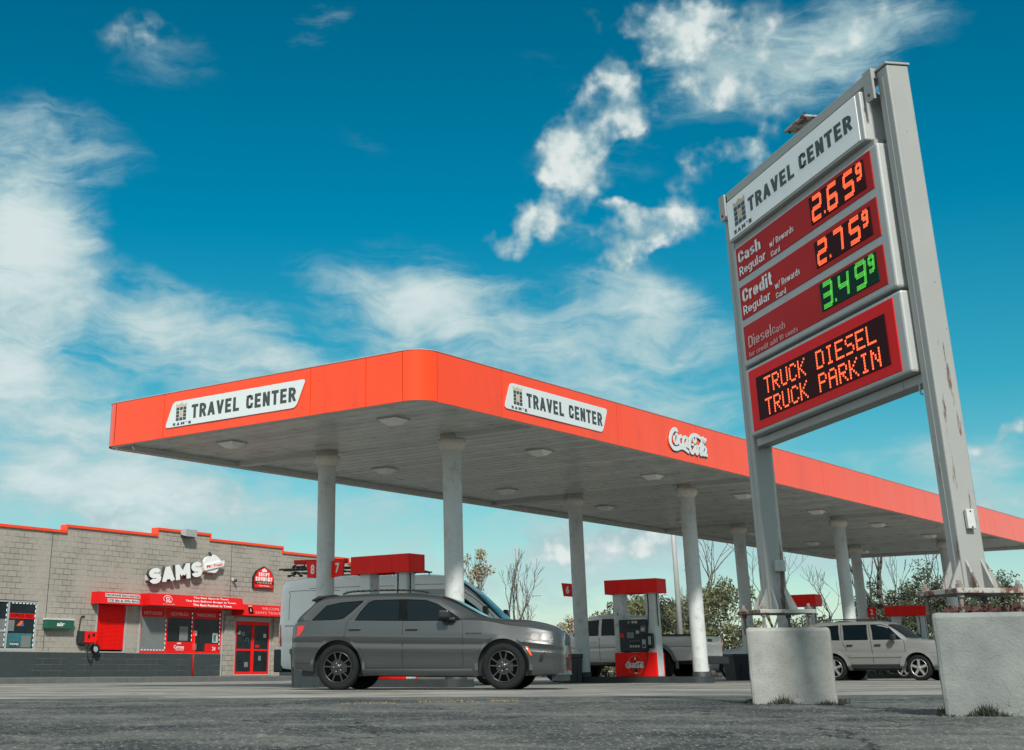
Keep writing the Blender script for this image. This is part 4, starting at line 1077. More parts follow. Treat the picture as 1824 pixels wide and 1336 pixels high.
price('2.75', 3.585, 3.825, 'led_red', 'led_back')
price('3.49', 3.195, 3.445, 'led_green', 'led_back_green')
# message cabinet
mb = MB(); mb.cbox((-2.95, -0.06, 2.41), (0.09, 0.13, 3.055), 0.02); mc = mb.build('message_cabinet', 'silver', sign)
face(-2.86, -0.03, 2.445, 3.022, -0.067, 'red_face_low', mc, 'message_panel')
dsp = face(-2.69, -0.172, 2.522, 2.93, -0.073, 'led_back', mc, 'message_display')
F57 = {'T': ['11111','00100','00100','00100','00100','00100','00100'], 'R': ['11110','10001','10001','11110','10100','10010','10001'],
 'U': ['10001']*6 + ['01110'], 'C': ['01110','10001','10000','10000','10000','10001','01110'], 'K': ['10001','10010','10100','11000','10100','10010','10001'],
 'D': ['11110','10001','10001','10001','10001','10001','11110'], 'I': ['01110','00100','00100','00100','00100','00100','01110'],
 'E': ['11111','10000','10000','11110','10000','10000','11111'], 'S': ['01111','10000','10000','01110','00001','00001','11110'],
 'L': ['10000']*6 + ['11111'], 'P': ['11110','10001','10001','11110','10000','10000','10000'], 'A': ['01110','10001','10001','11111','10001','10001','10001'],
 'N': ['10001','11001','10101','10101','10011','10001','10001'], ' ': ['00000']*7}
def dots(s, x0, x1, z0, z1, y):
    n = len(s) * 6 - 1; dx = (x1-x0) / n; dz = (z1-z0) / 7
    for i, c in enumerate(s):
        if c == ' ': continue
        mb = MB()
        for r in range(7):
            for q in range(5):
                if F57[c][r][q] == '1':
                    a = x0 + (i*6+q+0.08)*dx; b = a + dx*0.8; c1 = z1 - (r+0.1)*dz; c0 = c1 - dz*0.78
                    mb.add([(a, y, c0), (b, y, c0), (b, y, c1), (a, y, c1)], [(0,1,2,3)], 0)
        mb.build('message_letter', 'led_red', mc)
dots('TRUCK DIESEL', -2.50, -0.33, 2.735, 2.895, -0.0765); dots('TRUCK PARKIN', -2.52, -0.30, 2.535, 2.695, -0.0765)
mb = MB(); mb.tube([(0.02, 0.03, 2.33), (0.02, 0.03, 2.26), (0.045, 0.03, 2.25)], 0.008, 6); mb.build('hook', 'silver', sign)
# junction boxes on the posts
mb = MB(); mb.cbox((0.29, 0.07, 1.24), (0.325, 0.13, 1.375), 0.004); mb.cyl((0.325, 0.1, 1.36), (0.329, 0.1, 1.36), 0.006, n=6, mi=1); mb.cyl((0.325, 0.1, 1.25), (0.329, 0.1, 1.25), 0.006, n=6, mi=1)
mb.build('switch_cover', ['paper', 'dark'], pn)
mb = MB(); mb.cbox((-3.05, 0.08, 1.17), (-2.98, 0.17, 1.27), 0.006); mb.build('junction_box', 'grey_metal', pf)
# concrete pedestals
def pedestal(c, rot, w, h, label, seed):
    mb = MB()
    mb.cbox((-w/2, -w/2, -0.1), (w/2, w/2, h), 0.03)
    o = mb.build('concrete_pedestal', 'pedestal' if seed == 1 else 'pedestal_shaded')
    o.location = (c[0], c[1], 0); o.rotation_euler = (0, 0, rot)
    md = o.modifiers.new('s', 'SUBSURF'); md.subdivision_type = 'SIMPLE'; md.levels = 4; md.render_levels = 4
    tx = bpy.data.textures.new('lump', 'CLOUDS'); tx.noise_scale = 0.25
    dm = o.modifiers.new('d', 'DISPLACE'); dm.texture = tx; dm.strength = 0.018; dm.mid_level = 0.5
    tag(o, label, 'pedestal', 'painted concrete pedestals of the price sign')
pedestal((3.60, 13.26), R(-16), 0.74, 0.668, 'pale concrete pedestal under the far left sign post', 1)
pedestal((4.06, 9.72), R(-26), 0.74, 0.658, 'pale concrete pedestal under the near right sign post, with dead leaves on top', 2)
# ---------------------------------------------------------------- store
BO = (-6.35, 62.0, 0); BU = (0.57393, 0.8189); BN = (0.8189, -0.57393)
bmx = frame(BO, BU, BN)
store = empty('store_building', mx=bmx)
tag(store, 'single storey tan block shop with stepped red coping and dark painted base', 'shop building')
XL, XR = -26.0, 10.2
steps = [(XL, -11.24, 5.30), (-11.24, -6.40, 5.52), (-6.40, -3.24, 5.78), (-3.24, 1.6, 5.57), (1.6, 6.55, 5.36), (6.55, XR, 5.18)]
openings = [(-20.5, -17.0, 1.1, 2.8), (-15.4, -12.26, 1.1, 2.8), (-9.40, -7.80, 1.1, 2.8), (-7.03, -2.27, 1.06, 2.8), (-1.42, 0.93, 0.20, 2.44)]
def top_at(x):
    for a, b, z in steps:
        if a <= x < b: return z
    return 5.18
mb = MB()
cuts = sorted(set([s[0] for s in steps] + [XR] + [o[0] for o in openings] + [o[1] for o in openings]))
for a, b in zip(cuts[:-1], cuts[1:]):
    xm = (a + b) / 2; zt = top_at(xm); op = [o for o in openings if o[0] <= xm <= o[1]]
    if op:
        o = op[0]
        if o[2] > 0.25: mb.box((a, 0, 0.0), (b, 0.25, o[2]))
        mb.box((a, 0, o[3]), (b, 0.25, zt))
    else: mb.box((a, 0, 0.0), (b, 0.25, zt))
mb.box((XL, 0.25, 0), (XL + 0.25, 16, 5.3)); mb.box((XR - 0.25, 0.25, 0), (XR, 16, 5.18)); mb.box((XL + 0.25, 15.75, 0), (XR - 0.25, 16, 5.18))
mb.build('wall', 'block', store, recalc=False)
mb = MB(); mb.box((XL + 0.25, 0.25, 4.6), (XR - 0.25, 15.75, 4.7)); mb.build('roof', 'grey_metal', store)
# interior: back wall, floor and shelves that show through the glazing
mb = MB(); mb.box((-24, 4.0, 0.2), (4, 4.1, 3.2)); mb.box((-24, 0.3, 0.12), (4, 4.0, 0.2)); mb.box((-24, 0.3, 3.2), (4, 4.0, 3.25))
mb.build('interior', 'store_glass', store)
# painted wainscot
mb = MB()
for a, b in ((XL, -2.16), (1.50, XR)): mb.box((a, -0.012, 0.0), (b, -0.001, 1.05))
mb.build('painted_base', 'block_dark', store, recalc=False)
for a, b in ((-2.15, -1.55), (1.06, 1.49)):
    mb = MB(); mb.box((a, -0.10, 0.0), (b, -0.001, 2.6)); mb.build('pilaster', 'block', store, recalc=False)
# stepped red coping
mb = MB()
for i, (a, b, z) in enumerate(steps):
    mb.box((a + (0.035 if i else 0), -0.06, z), (b - 0.035 if i < len(steps)-1 else b, 0.30, z + 0.10))
    if i < len(steps) - 1:
        z2 = steps[i+1][2]; lo, hi = min(z, z2), max(z, z2)
        mb.box((b - 0.034, -0.06, lo + 0.0), (b + 0.034, 0.30, hi + 0.10))
mb.build('coping', 'red', store)
# control joints
for x in (-11.87, -1.82, -17.5):
    mb = MB(); mb.box((x - 0.012, -0.004, 1.1 if x < -10 else 3.2), (x + 0.012, -0.001, top_at(x) - 0.02)); mb.build('control_joint', 'dark', store)
def win_frame(x0, x1, z0, z1, t, mt, mull=(), name='window', y=0.02, rails=()):
    mb = MB()
    mb.box((x0, y, z0), (x0 + t, y + 0.08, z1)); mb.box((x1 - t, y, z0), (x1, y + 0.08, z1))
    mb.box((x0 + t, y, z1 - t), (x1 - t, y + 0.08, z1)); mb.box((x0 + t, y, z0), (x1 - t, y + 0.08, z0 + t))
    for m_ in mull: mb.box((m_ - t/2, y + 0.004, z0 + t), (m_ + t/2, y + 0.076, z1 - t))
    for a, b, z in rails: mb.box((a, y + 0.006, z - t/2), (b, y + 0.072, z + t/2))
    return mb.build(name, mt, store)
def pane(par, x0, x1, z0, z1, mt='store_glass', y=0.055, name='pane'):
    mb = MB(); mb.box((x0, y, z0), (x1, y + 0.01, z1)); return mb.build(name, mt, par)
def poster(par, x0, x1, z0, z1, mt, y=0.045, txt=None, name='poster', tm='letter_white', th=None):
    mb = MB(); mb.box((x0, y, z0), (x1, y + 0.004, z1), 0)
    if txt:
        for s, a, b, c, d in txt: text_into(mb, s, a, b, c, d, y - 0.003, 0.02, 0, 1, depth=0)
    return mb.build(name, [mt, tm], par)
def string_light(par, pts):
    mb = MB()
    for (a, b), (c, d) in zip(pts[:-1], pts[1:]):
        L = math.hypot(c-a, d-b); n = int(L / 0.16)
        for i in range(n):
            t = (i + .5) / n; x = a + (c-a)*t; z = b + (d-b)*t
            if abs(c-a) > abs(d-b): mb.box((x-.045, 0.012, z-.015), (x+.045, 0.019, z+.015))
            else: mb.box((x-.015, 0.012, z-.045), (x+.015, 0.019, z+.045))
    mb.build('light_string', 'light_string', par)
# left window
w = win_frame(-15.4, -12.26, 1.1, 2.8, 0.07, 'grey_metal', (-13.58,), rails=[(-15.3, -13.62, 1.75)])
pane(w, -15.33, -13.61, 1.17, 2.73); pane(w, -13.55, -12.33, 1.17, 2.73)
poster(w, -13.52, -12.36, 2.18, 2.36, 'red_dark', txt=[('EXPRESS FEED', -13.45, -12.42, 2.22, 2.33)], tm='led_back', name='window_banner')
poster(w, -15.3, -14.35, 2.18, 2.36, 'red_dark')
poster(w, -14.55, -13.64, 1.2, 2.15, 'frost'); poster(w, -13.54, -13.25, 1.75, 2.12, 'frost')
mb = MB(); mb.prism([(-13.15, 1.93), (-12.98, 1.93), (-12.85, 2.10), (-12.98, 2.10)], 0.040, 0.046, 0); mb.prism([(-12.97, 1.92), (-12.82, 1.92), (-12.82, 2.02), (-12.9, 2.04)], 0.036, 0.042, 1)
mb.build('window_decal', ['orange', 'blue'], w)
poster(w, -13.50, -12.40, 1.2, 1.68, 'teal'); poster(w, -13.40, -12.95, 1.24, 1.38, 'black', 0.036, txt=[('PHONES', -13.38, -12.98, 1.27, 1.35)]); poster(w, -12.88, -12.45, 1.2, 1.6, 'frost', 0.038)
string_light(w, [(-12.36, 1.2), (-12.36, 2.70), (-13.5, 2.70)]); string_light(w, [(-13.68, 2.7), (-13.68, 1.2)])
w = win_frame(-20.5, -17.0, 1.1, 2.8, 0.07, 'grey_metal', (-18.75,)); pane(w, -20.43, -18.79, 1.17, 2.73); pane(w, -18.71, -17.07, 1.17, 2.73)
# shutter
mb = MB(); n = 34
for i in range(n):
    z0 = 1.16 + (2.78 - 1.16) * i / n; z1 = 1.16 + (2.78 - 1.16) * (i + 1) / n
    mb.prism([(0.03, z0), (0.03, z0 + 0.004), (0.008, (z0+z1)/2 - 0.01), (0.008, (z0+z1)/2 + 0.012), (0.03, z1 - 0.004), (0.03, z1), (0.045, z1), (0.045, z0)], -9.32, -7.88, axes='yz')
sh_ = mb.build('roller_shutter', 'red_dark', store); sh_.data.materials[0] = M['red_metal']
mb = MB()
mb.box((-9.40, -0.03, 1.1), (-9.33, 0.06, 2.8)); mb.box((-7.87, -0.03, 1.1), (-7.80, 0.06, 2.8)); mb.box((-9.40, -0.03, 1.06), (-7.80, 0.05, 1.10))
mb.build('shutter_frame', 'silver', sh_)
# big window
W0, W1, m1, m2 = -7.03, -2.27, -5.50, -3.98
w = win_frame(W0, W1, 1.07, 2.80, 0.07, 'red_metal', (m1, m2))
mb = MB(); mb.box((W0 - 0.08, -0.03, 1.05), (W0, 0.05, 2.80)); mb.box((W1, -0.03, 0.2), (W1 + 0.07, 0.05, 2.80)); mb.build('window_jamb', 'silver', w)
pane(w, W0 + .07, m1 - .035, 1.14, 2.73, 'frost'); pane(w, m1 + .035, m2 - .035, 1.14, 2.73); pane(w, m2 + .035, W1 - .07, 1.14, 2.73)
def arrow(par, x0, x1, z0, z1, txt):
    mb = MB(); mb.prism([(x0, z0), (x1 - 0.1, z0), (x1, (z0+z1)/2), (x1 - 0.1, z1), (x0, z1)], 0.038, 0.046, 0)
    h = (z1-z0)
    text_into(mb, txt, x0 + (x1-x0)*.10, x1 - (x1-x0)*.16, z0 + h*.28, z0 + h*.72, 0.034, 0.03, 0, 1, depth=0)
    mb.build('menu_arrow', ['red_dark', 'letter_pale'], par)
arrow(w, W0 + .08, m1 - .10, 2.42, 2.72, 'HOT DOGS'); arrow(w, m1 + .05, m2 - .08, 2.42, 2.72, 'GYRO'); arrow(w, m2 + .05, W1 - .10, 2.42, 2.72, 'WING DINGS')
mb = MB(); mb.box((m1 + .04, 0.036, 1.14), (m2 - .04, 0.05, 1.50), 0)
text_into(mb, 'Corona', -5.05, -4.45, 1.24, 1.38, 0.031, 0.03, 0, 1, depth=0); text_into(mb, 'EXTRA', -4.92, -4.45, 1.17, 1.22, 0.031, 0.02, 0, 1, depth=0)
mb.prism([(-4.85, 1.42), (-4.65, 1.42), (-4.62, 1.48), (-4.70, 1.45), (-4.75, 1.49), (-4.80, 1.45), (-4.88, 1.48)], 0.030, 0.035, 1)
mb.build('window_banner', ['red_dark', 'letter_white'], w)
poster(w, -4.75, -4.25, 1.55, 2.1, 'frost'); poster(w, -5.42, -4.85, 1.55, 1.95, 'black')
poster(w, -3.93, -3.70, 1.75, 1.95, 'paper'); poster(w, -3.93, -3.70, 1.20, 1.45, 'frost'); poster(w, -2.75, -2.42, 1.5, 1.88, 'paper'); poster(w, -2.70, -2.55, 1.55, 1.8, 'teal', 0.038)
poster(w, -3.2, -2.4, 1.15, 1.45, 'red_dark', txt=[('24', -2.75, -2.55, 1.19, 1.34)]); poster(w, -3.6, -3.45, 1.2, 1.9, 'black')
string_light(w, [(W0 + .1, 1.18), (m1 - .08, 1.18), (m1 - .08, 2.38)]); string_light(w, [(m2 - .08, 1.5), (m2 - .08, 2.7)]); string_light(w, [(W1 - .1, 1.2), (W1 - .1, 2.7)])
mb = MB(); mb.cyl((m2 + 0.03, -0.05, 0.2), (m2 + 0.03, -0.05, 1.9), 0.03, n=10); mb.build('red_pipe', 'red_metal', store)
# door
d_ = win_frame(-1.42, 0.93, 0.205, 2.44, 0.05, 'silver', (), 'entrance_door', 0.0)
for (a, b) in ((-1.36, -0.24), (-0.22, 0.87)):
    mb = MB(); t = 0.075
    mb.box((a, 0.01, 0.22), (a + t, 0.06, 2.38)); mb.box((b - t, 0.01, 0.22), (b, 0.06, 2.38)); mb.box((a + t, 0.01, 2.25), (b - t, 0.06, 2.38)); mb.box((a + t, 0.01, 0.22), (b - t, 0.06, 0.36)); mb.box((a + t, 0.012, 1.20), (b - t, 0.058, 1.27))
    leaf = mb.build('door_leaf', 'red_metal', d_)
    mb = MB(); mb.box((a + t, 0.03, 0.36), (b - t, 0.04, 1.20)); mb.box((a + t, 0.03, 1.27), (b - t, 0.04, 2.25)); mb.build('door_glass', 'store_glass', d_)
rng = random.Random(3)
for i in range(13):
    x = rng.choice([-1.25, -1.0, -0.75, -0.1, 0.15, 0.45]) + rng.uniform(0, 0.08); z = rng.uniform(0.45, 2.0); ww = rng.uniform(.12, .26); hh = rng.uniform(.08, .2)
    if z < 1.3 < z + hh: continue
    if x + ww > 0.79 or (x < -0.3 and x + ww > -0.32): continue
    poster(d_, x, x + ww, z, z + hh, rng.choice(['frost', 'paper', 'red_dark', 'teal', 'black', 'frost', 'black']), 0.022 - i * 0.0008, name='door_sticker')
mb = MB(); mb.box((-1.42, -0.02, 2.45), (0.93, 0.03, 2.56)); mb.build('door_header', 'grey_metal', store)
# awnings
def awning(x0, x1, z0, z1, dep, mt='red_dark'):
    mb = MB()
    mb.prism([(-0.001, z0), (-dep, z0), (-dep + 0.12, z1), (-0.001, z1)], x0, x1, axes='yz')
    return mb.build('awning', mt, store)
def tilt(x0, z0, z1, dep):   # matrix of the sloping front face (origin bottom left)
    hy = 0.12; h = math.hypot(hy, z1 - z0)
    u = Vector((1, 0, 0)); v = Vector((0, hy, z1 - z0)) / h; n = u.cross(v)
    m_ = Matrix((u, -n, v)).transposed().to_4x4(); m_ = Matrix((u, Vector((0, (z1-z0)/h, -hy/h)), v)).transposed().to_4x4()
    m_.translation = Vector((x0, -dep, z0)); return m_
D = 0.75
a = awning(-9.72, -7.52, 2.80, 3.24, 0.55)
q = tilt(-9.72, 2.80, 3.24, 0.55)
for s, z0, z1, xx0, xx1 in (('PROPANE EXCHANGE', .26, .40, .30, 2.12), ('ICE 8lb & 20lb BAG', .06, .20, .38, 2.04)):
    mb = MB(); mb.box((xx0, -0.012, z0), (xx1, -0.002, z1), 0); text_into(mb, s, xx0 + .03, xx1 - .03, z0 + .025, z1 - .025, -0.016, 0.02, 0.1, 1, depth=0)
    mb.build('sign_strip', ['paper', 'led_back'], a, q)
a = awning(-7.24, -1.72, 2.82, 3.27, D)
q = tilt(-7.30, 2.82, 3.27, D)
lines(a, 'awning_lettering', 'letter_white', [(text_into, 'The Best Gyro in Town', 2.55, 4.65, .33, .42, -0.004, .02, 0.15, 0, False, 0), (text_into, 'The Best Balloon Burger in Town', 2.05, 5.10, .19, .28, -0.004, .02, 0.15, 0, False, 0), (text_into, 'The Best Reuben in Town', 2.45, 4.80, .05, .14, -0.004, .02, 0.15, 0, False, 0)], q)
mb = MB()
P = [(1.05 + .24*math.cos(t), .26 + .15*math.sin(t)) for t in [i*math.pi/16 - 0.3 for i in range(21)]]
ribbon(mb, P, 0.02, -0.004, 0, 0.002)
P = [(1.05 + .09*math.cos(t), .28 + .06*math.sin(t)) for t in [i*math.pi/8 for i in range(17)]]; ribbon(mb, P, 0.03, -0.004, 0, 0.002)
text_into(mb, 'Deli', .92, 1.22, .13, .21, -0.004, .02, depth=0); text_into(mb, 'fresh and hot daily', .72, 1.40, .045, .08, -0.004, .0, depth=0)
mb.build('awning_badge', 'letter_white', a, q)
a = awning(-1.66, 2.3, 2.60, 3.05, D); q = tilt(-1.66, 2.60, 3.05, D)
lines(a, 'awning_lettering', 'letter_pale', [(text_into, 'WELCOME TO', 1.20, 2.75, .26, .37, -0.004, .0, 0, 0, False, 0), (text_into, "SAM'S TRAVEL CENTER", .72, 3.75, .08, .19, -0.004, .0, 0, 0, False, 0)], q)
mb = MB(); mb.box((.28, -0.006, .06), (.58, -0.002, .33), 0); logo(mb, .32, .54, .08, .44, -0.010, 0, 1); mb.build('emblem', ['led_back', 'tan'], a, q)
# kerbed walk along the front
mb = MB(); mb.cbox((XL, -2.6, -0.05), (XR + 6, -0.015, 0.19), 0.02)
o = mb.build('sidewalk', 'kerb'); o.matrix_world = bmx
tag(o, 'raised dark kerb and walk along the shop front', 'sidewalk', kind='structure')
# ---- things fixed on the wall
def onwall(name, label, cat): 
    e = empty(name, mx=bmx); tag(e, label, cat); return e
e = onwall('channel_letter_sign', 'white block channel letters reading SAMS with white fruit-shaped panel above the long awning', 'wall sign')
ang = math.atan2(0.50, 3.2)
q = Matrix.Translation((-6.90, -0.12, 3.62)) @ Matrix.Rotation(-ang, 4, 'Y')
mb = MB(); mb.cbox((0.0, 0.03, 0.16), (3.9, 0.119, 0.36), 0.01); mb.build('raceway', 'trim', e, q)
xs4 = [(0.0, 0.66), (0.72, 1.42), (1.50, 2.36), (2.44, 3.08)]
for ch, (a0, a1) in zip('SAMS', xs4):
    mb = MB(); caps_into(mb, ch, a0, a1, 0.0, 0.60, -0.13, 0.30, 0, 0, 0.155, wide=.8)
    o = mb.build('channel_letter', ['letter_grey'], e, q)
    mb = MB(); caps_into(mb, ch, a0, a1, 0.0, 0.60, -0.140, 0.30, 0, 0, 0.006, wide=.8); mb.build('letter_face', 'letter_white', o)
P = []
for i in range(48):
    t = 2*math.pi*i/48
    r = 0.42 * (1 + 0.10*math.cos(2*t) + 0.05*math.cos(5*t)); y_ = r*math.sin(t)*0.95
    if abs(math.cos(t)) < .3 and math.sin(t) > 0: y_ -= 0.06 * (1 - abs(math.cos(t))/.3)
    P.append((3.78 + r*math.cos(t)*1.12, 0.42 + y_))
mb = MB(); mb.prism(P, -0.10, 0.02, 0); mb.prism([(p[0], p[1]) for p in [(3.70, .74), (3.62, .90), (3.70, .92), (3.80, .76)]], -0.09, -0.01, 1)
mb.build('fruit_panel', ['letter_white', 'letter_grey'], e, q)
mb = MB(); mb.prism(rounded([(3.20, .20), (4.42, .27), (4.50, .50), (3.28, .42)], .07), -0.15, -0.102, 0); text_into(mb, 'Mr. Fresh', 3.36, 4.34, .29, .42, -0.154, .02, 0.0, 1, depth=0)
mb.build('fruit_banner', ['letter_white', 'red_dark'], e, q)
e = onwall('chicken_sign', 'red barn-shaped KRISPY KRUNCHY CHICKEN wall sign with black border', 'wall sign')
mb = MB(); B_ = [(-0.42, 3.78), (0.95, 3.78), (0.95, 4.25), (0.75, 4.52), (0.28, 4.72), (-0.2, 4.52), (-0.42, 4.25)]
mb.prism(B_, -0.10, -0.002, 0); mb.build('sign_backing', 'black', e)
c0 = (0.27, 4.2); mb = MB(); mb.prism([(c0[0] + (x-c0[0])*.92, c0[1] + (z-c0[1])*.92) for x, z in B_], -0.112, -0.101, 0)
mb.build('sign_face', 'red_metal', e)
mb = MB(); mb.box((-0.36, -0.120, 3.96), (0.89, -0.1125, 4.07), 1)
caps_into(mb, 'KRISPY', -0.10, 0.62, 4.29, 4.45, -0.114, .26, mi=0); caps_into(mb, 'KRUNCHY', -0.30, 0.82, 4.09, 4.26, -0.114, .26, mi=0); caps_into(mb, 'CHICKEN', -0.22, 0.76, 3.98, 4.05, -0.122, .22, .25, 2, 0.001)
text_into(mb, 'Cajun Recipe', -0.10, 0.62, 3.86, 3.92, -0.118, .02, .1)
mb.prism([(0.1, 4.48), (0.42, 4.48), (0.42, 4.56), (0.26, 4.63), (0.1, 4.56)], -0.118, -0.1125, 0)
mb.build('sign_lettering', ['letter_white', 'black', 'tan'], e)
e = onwall('air_sign', 'green box with white lid lettered air, beside the left shop window', 'air sign')
mb = MB(); mb.cbox((-11.98, -0.22, 1.86), (-10.66, -0.002, 2.16), 0.015); mb.build('sign_box', 'green', e)
mb = MB(); mb.cbox((-12.0, -0.24, 2.162), (-10.64, -0.002, 2.22), 0.008); mb.build('sign_lid', 'paper', e)
mb = MB(); text_into(mb, 'air', -11.5, -11.12, 1.95, 2.09, -0.226, .03); mb.build('sign_lettering', 'letter_white', e)
e = onwall('air_machine', 'red-fronted air pump box with hose reel on the wall left of the shutter', 'air machine')
mb = MB(); mb.cbox((-10.30, -0.20, 1.36), (-9.92, -0.002, 1.80), 0.01); mb.build('machine_body', 'dark', e)
mb = MB(); mb.cbox((-10.08, -0.26, 1.40), (-9.50, -0.202, 1.80), 0.01, 0); mb.box((-9.97, -0.27, 1.55), (-9.87, -0.261, 1.70), 1); mb.box((-9.75, -0.27, 1.62), (-9.62, -0.261, 1.73), 1); mb.build('machine_front', ['red_metal', 'black'], e)
mb = MB(); mb.cyl((-9.42, -0.05, 1.18), (-9.42, -0.22, 1.18), 0.16, n=20, mi=0); mb.cyl((-9.5, -0.22, 1.17), (-9.5, -0.24, 1.17), 0.10, n=16, mi=1); mb.build('hose_reel', ['black', 'grey_metal'], e)
mb = MB(); mb.tube(crv([(-10.0, -0.03, 2.34), (-10.18, -0.04, 2.30), (-10.25, -0.05, 1.9), (-10.33, -0.05, 1.5), (-10.15, -0.06, 1.32), (-9.9, -0.06, 1.30)], 4), 0.02, 6); mb.build('power_conduit', 'black', e); mb = MB()
mb.tube(crv([(-9.75, -0.1, 1.36), (-9.78, -0.08, 1.1), (-9.72, -0.08, 0.9), (-9.55, -0.08, 0.7), (-9.5, -0.1, 1.05)], 4), 0.018, 6); mb.build('hose', 'black', e)
e = onwall('security_light', 'grey box floodlight fixed at the shop roof edge', 'wall light')
mb = MB(); mb.prism([(-0.35, 5.62), (-0.05, 5.70), (-0.05, 5.90), (-0.38, 5.90)], -5.08, -4.42, axes='yz'); mb.build('housing', 'grey_metal', e); mb = MB(); mb.box((-5.0, -0.34, 5.600), (-4.5, -0.1, 5.618)); mb.build('lens', 'dark', e)
e = onwall('security_camera', 'small white dome camera on the wall left of the barn-shaped sign', 'camera')
mb = MB(); mb.cyl((-1.72, -0.002, 4.06), (-1.72, -0.08, 4.06), 0.07, n=14); mb.build('mount', 'paper', e); mb = MB(); mb.lathe([(0.001, -0.10), (0.05, -0.09), (0.065, -0.04), (0.06, 0.0)], 'y', 14, c=(-1.66, -0.10, 4.02)); mb.build('dome', 'black', e)
# ---------------------------------------------------------------- bins
def bin_(x, y, w, d, h, rz, label):
    e = empty('trash_bin', (x, y, 0), rz)
    mb = MB()
    vs = []
    for z, k in ((0, .86), (h*.86, 1.0)):
        for a, b in ((-1,-1),(1,-1),(1,1),(-1,1)): vs.append((a*w/2*k, b*d/2*k, z))
    mb.add(vs, [(0,3,2,1),(0,1,5,4),(1,2,6,5),(2,3,7,6),(3,0,4,7)])
    for i in (-.25, .25): mb.box((w*i - .01, -d/2*.98 - .008, .05), (w*i + .01, -d/2*.88, h*.8))
    mb.build('bin_body', 'bin', e)
    mb = MB(); mb.cbox((-w/2*1.08, -d/2*1.08, h*.86), (w/2*1.08, d/2*1.08, h), .02); mb.build('bin_rim', 'bin', e)
    tag(e, label, 'bin', 'dark bins at the pump islands'); return e
bin_(-2.10, 31.2, .62, .5, .80, .2, 'dark square bin behind the rear bumper of the grey SUV')
bin_(4.80, 41.3, .62, .55, .78, .3, 'dark square bin between the grey SUV nose and a column')
bin_(11.9, 50.4, 1.0, .8, .86, .3, 'wide dark lidded bin in front of the silver sedan')
# ---------------------------------------------------------------- vehicles
def pchip(tab, x):
    xs = [t[0] for t in tab]
    if x <= xs[0]: return tab[0][1:]
    if x >= xs[-1]: return tab[-1][1:]
    i = max(j for j in range(len(xs) - 1) if xs[j] <= x)
    h = xs[i+1] - xs[i]; t = (x - xs[i]) / h
    out = []
    for k in range(1, len(tab[0])):
        def slope(j):
            if j == 0: return (tab[1][k]-tab[0][k])/(xs[1]-xs[0])
            if j == len(xs)-1: return (tab[-1][k]-tab[-2][k])/(xs[-1]-xs[-2])
            a = (tab[j][k]-tab[j-1][k])/(xs[j]-xs[j-1]); b = (tab[j+1][k]-tab[j][k])/(xs[j+1]-xs[j])
            return 0 if a*b <= 0 else 2*a*b/(a+b)
        m0, m1 = slope(i)*h, slope(i+1)*h; p0, p1 = tab[i][k], tab[i+1][k]
        out.append((2*t**3-3*t**2+1)*p0 + (t**3-2*t**2+t)*m0 + (-2*t**3+3*t**2)*p1 + (t**3-t**2)*m1)
    return tuple(out)
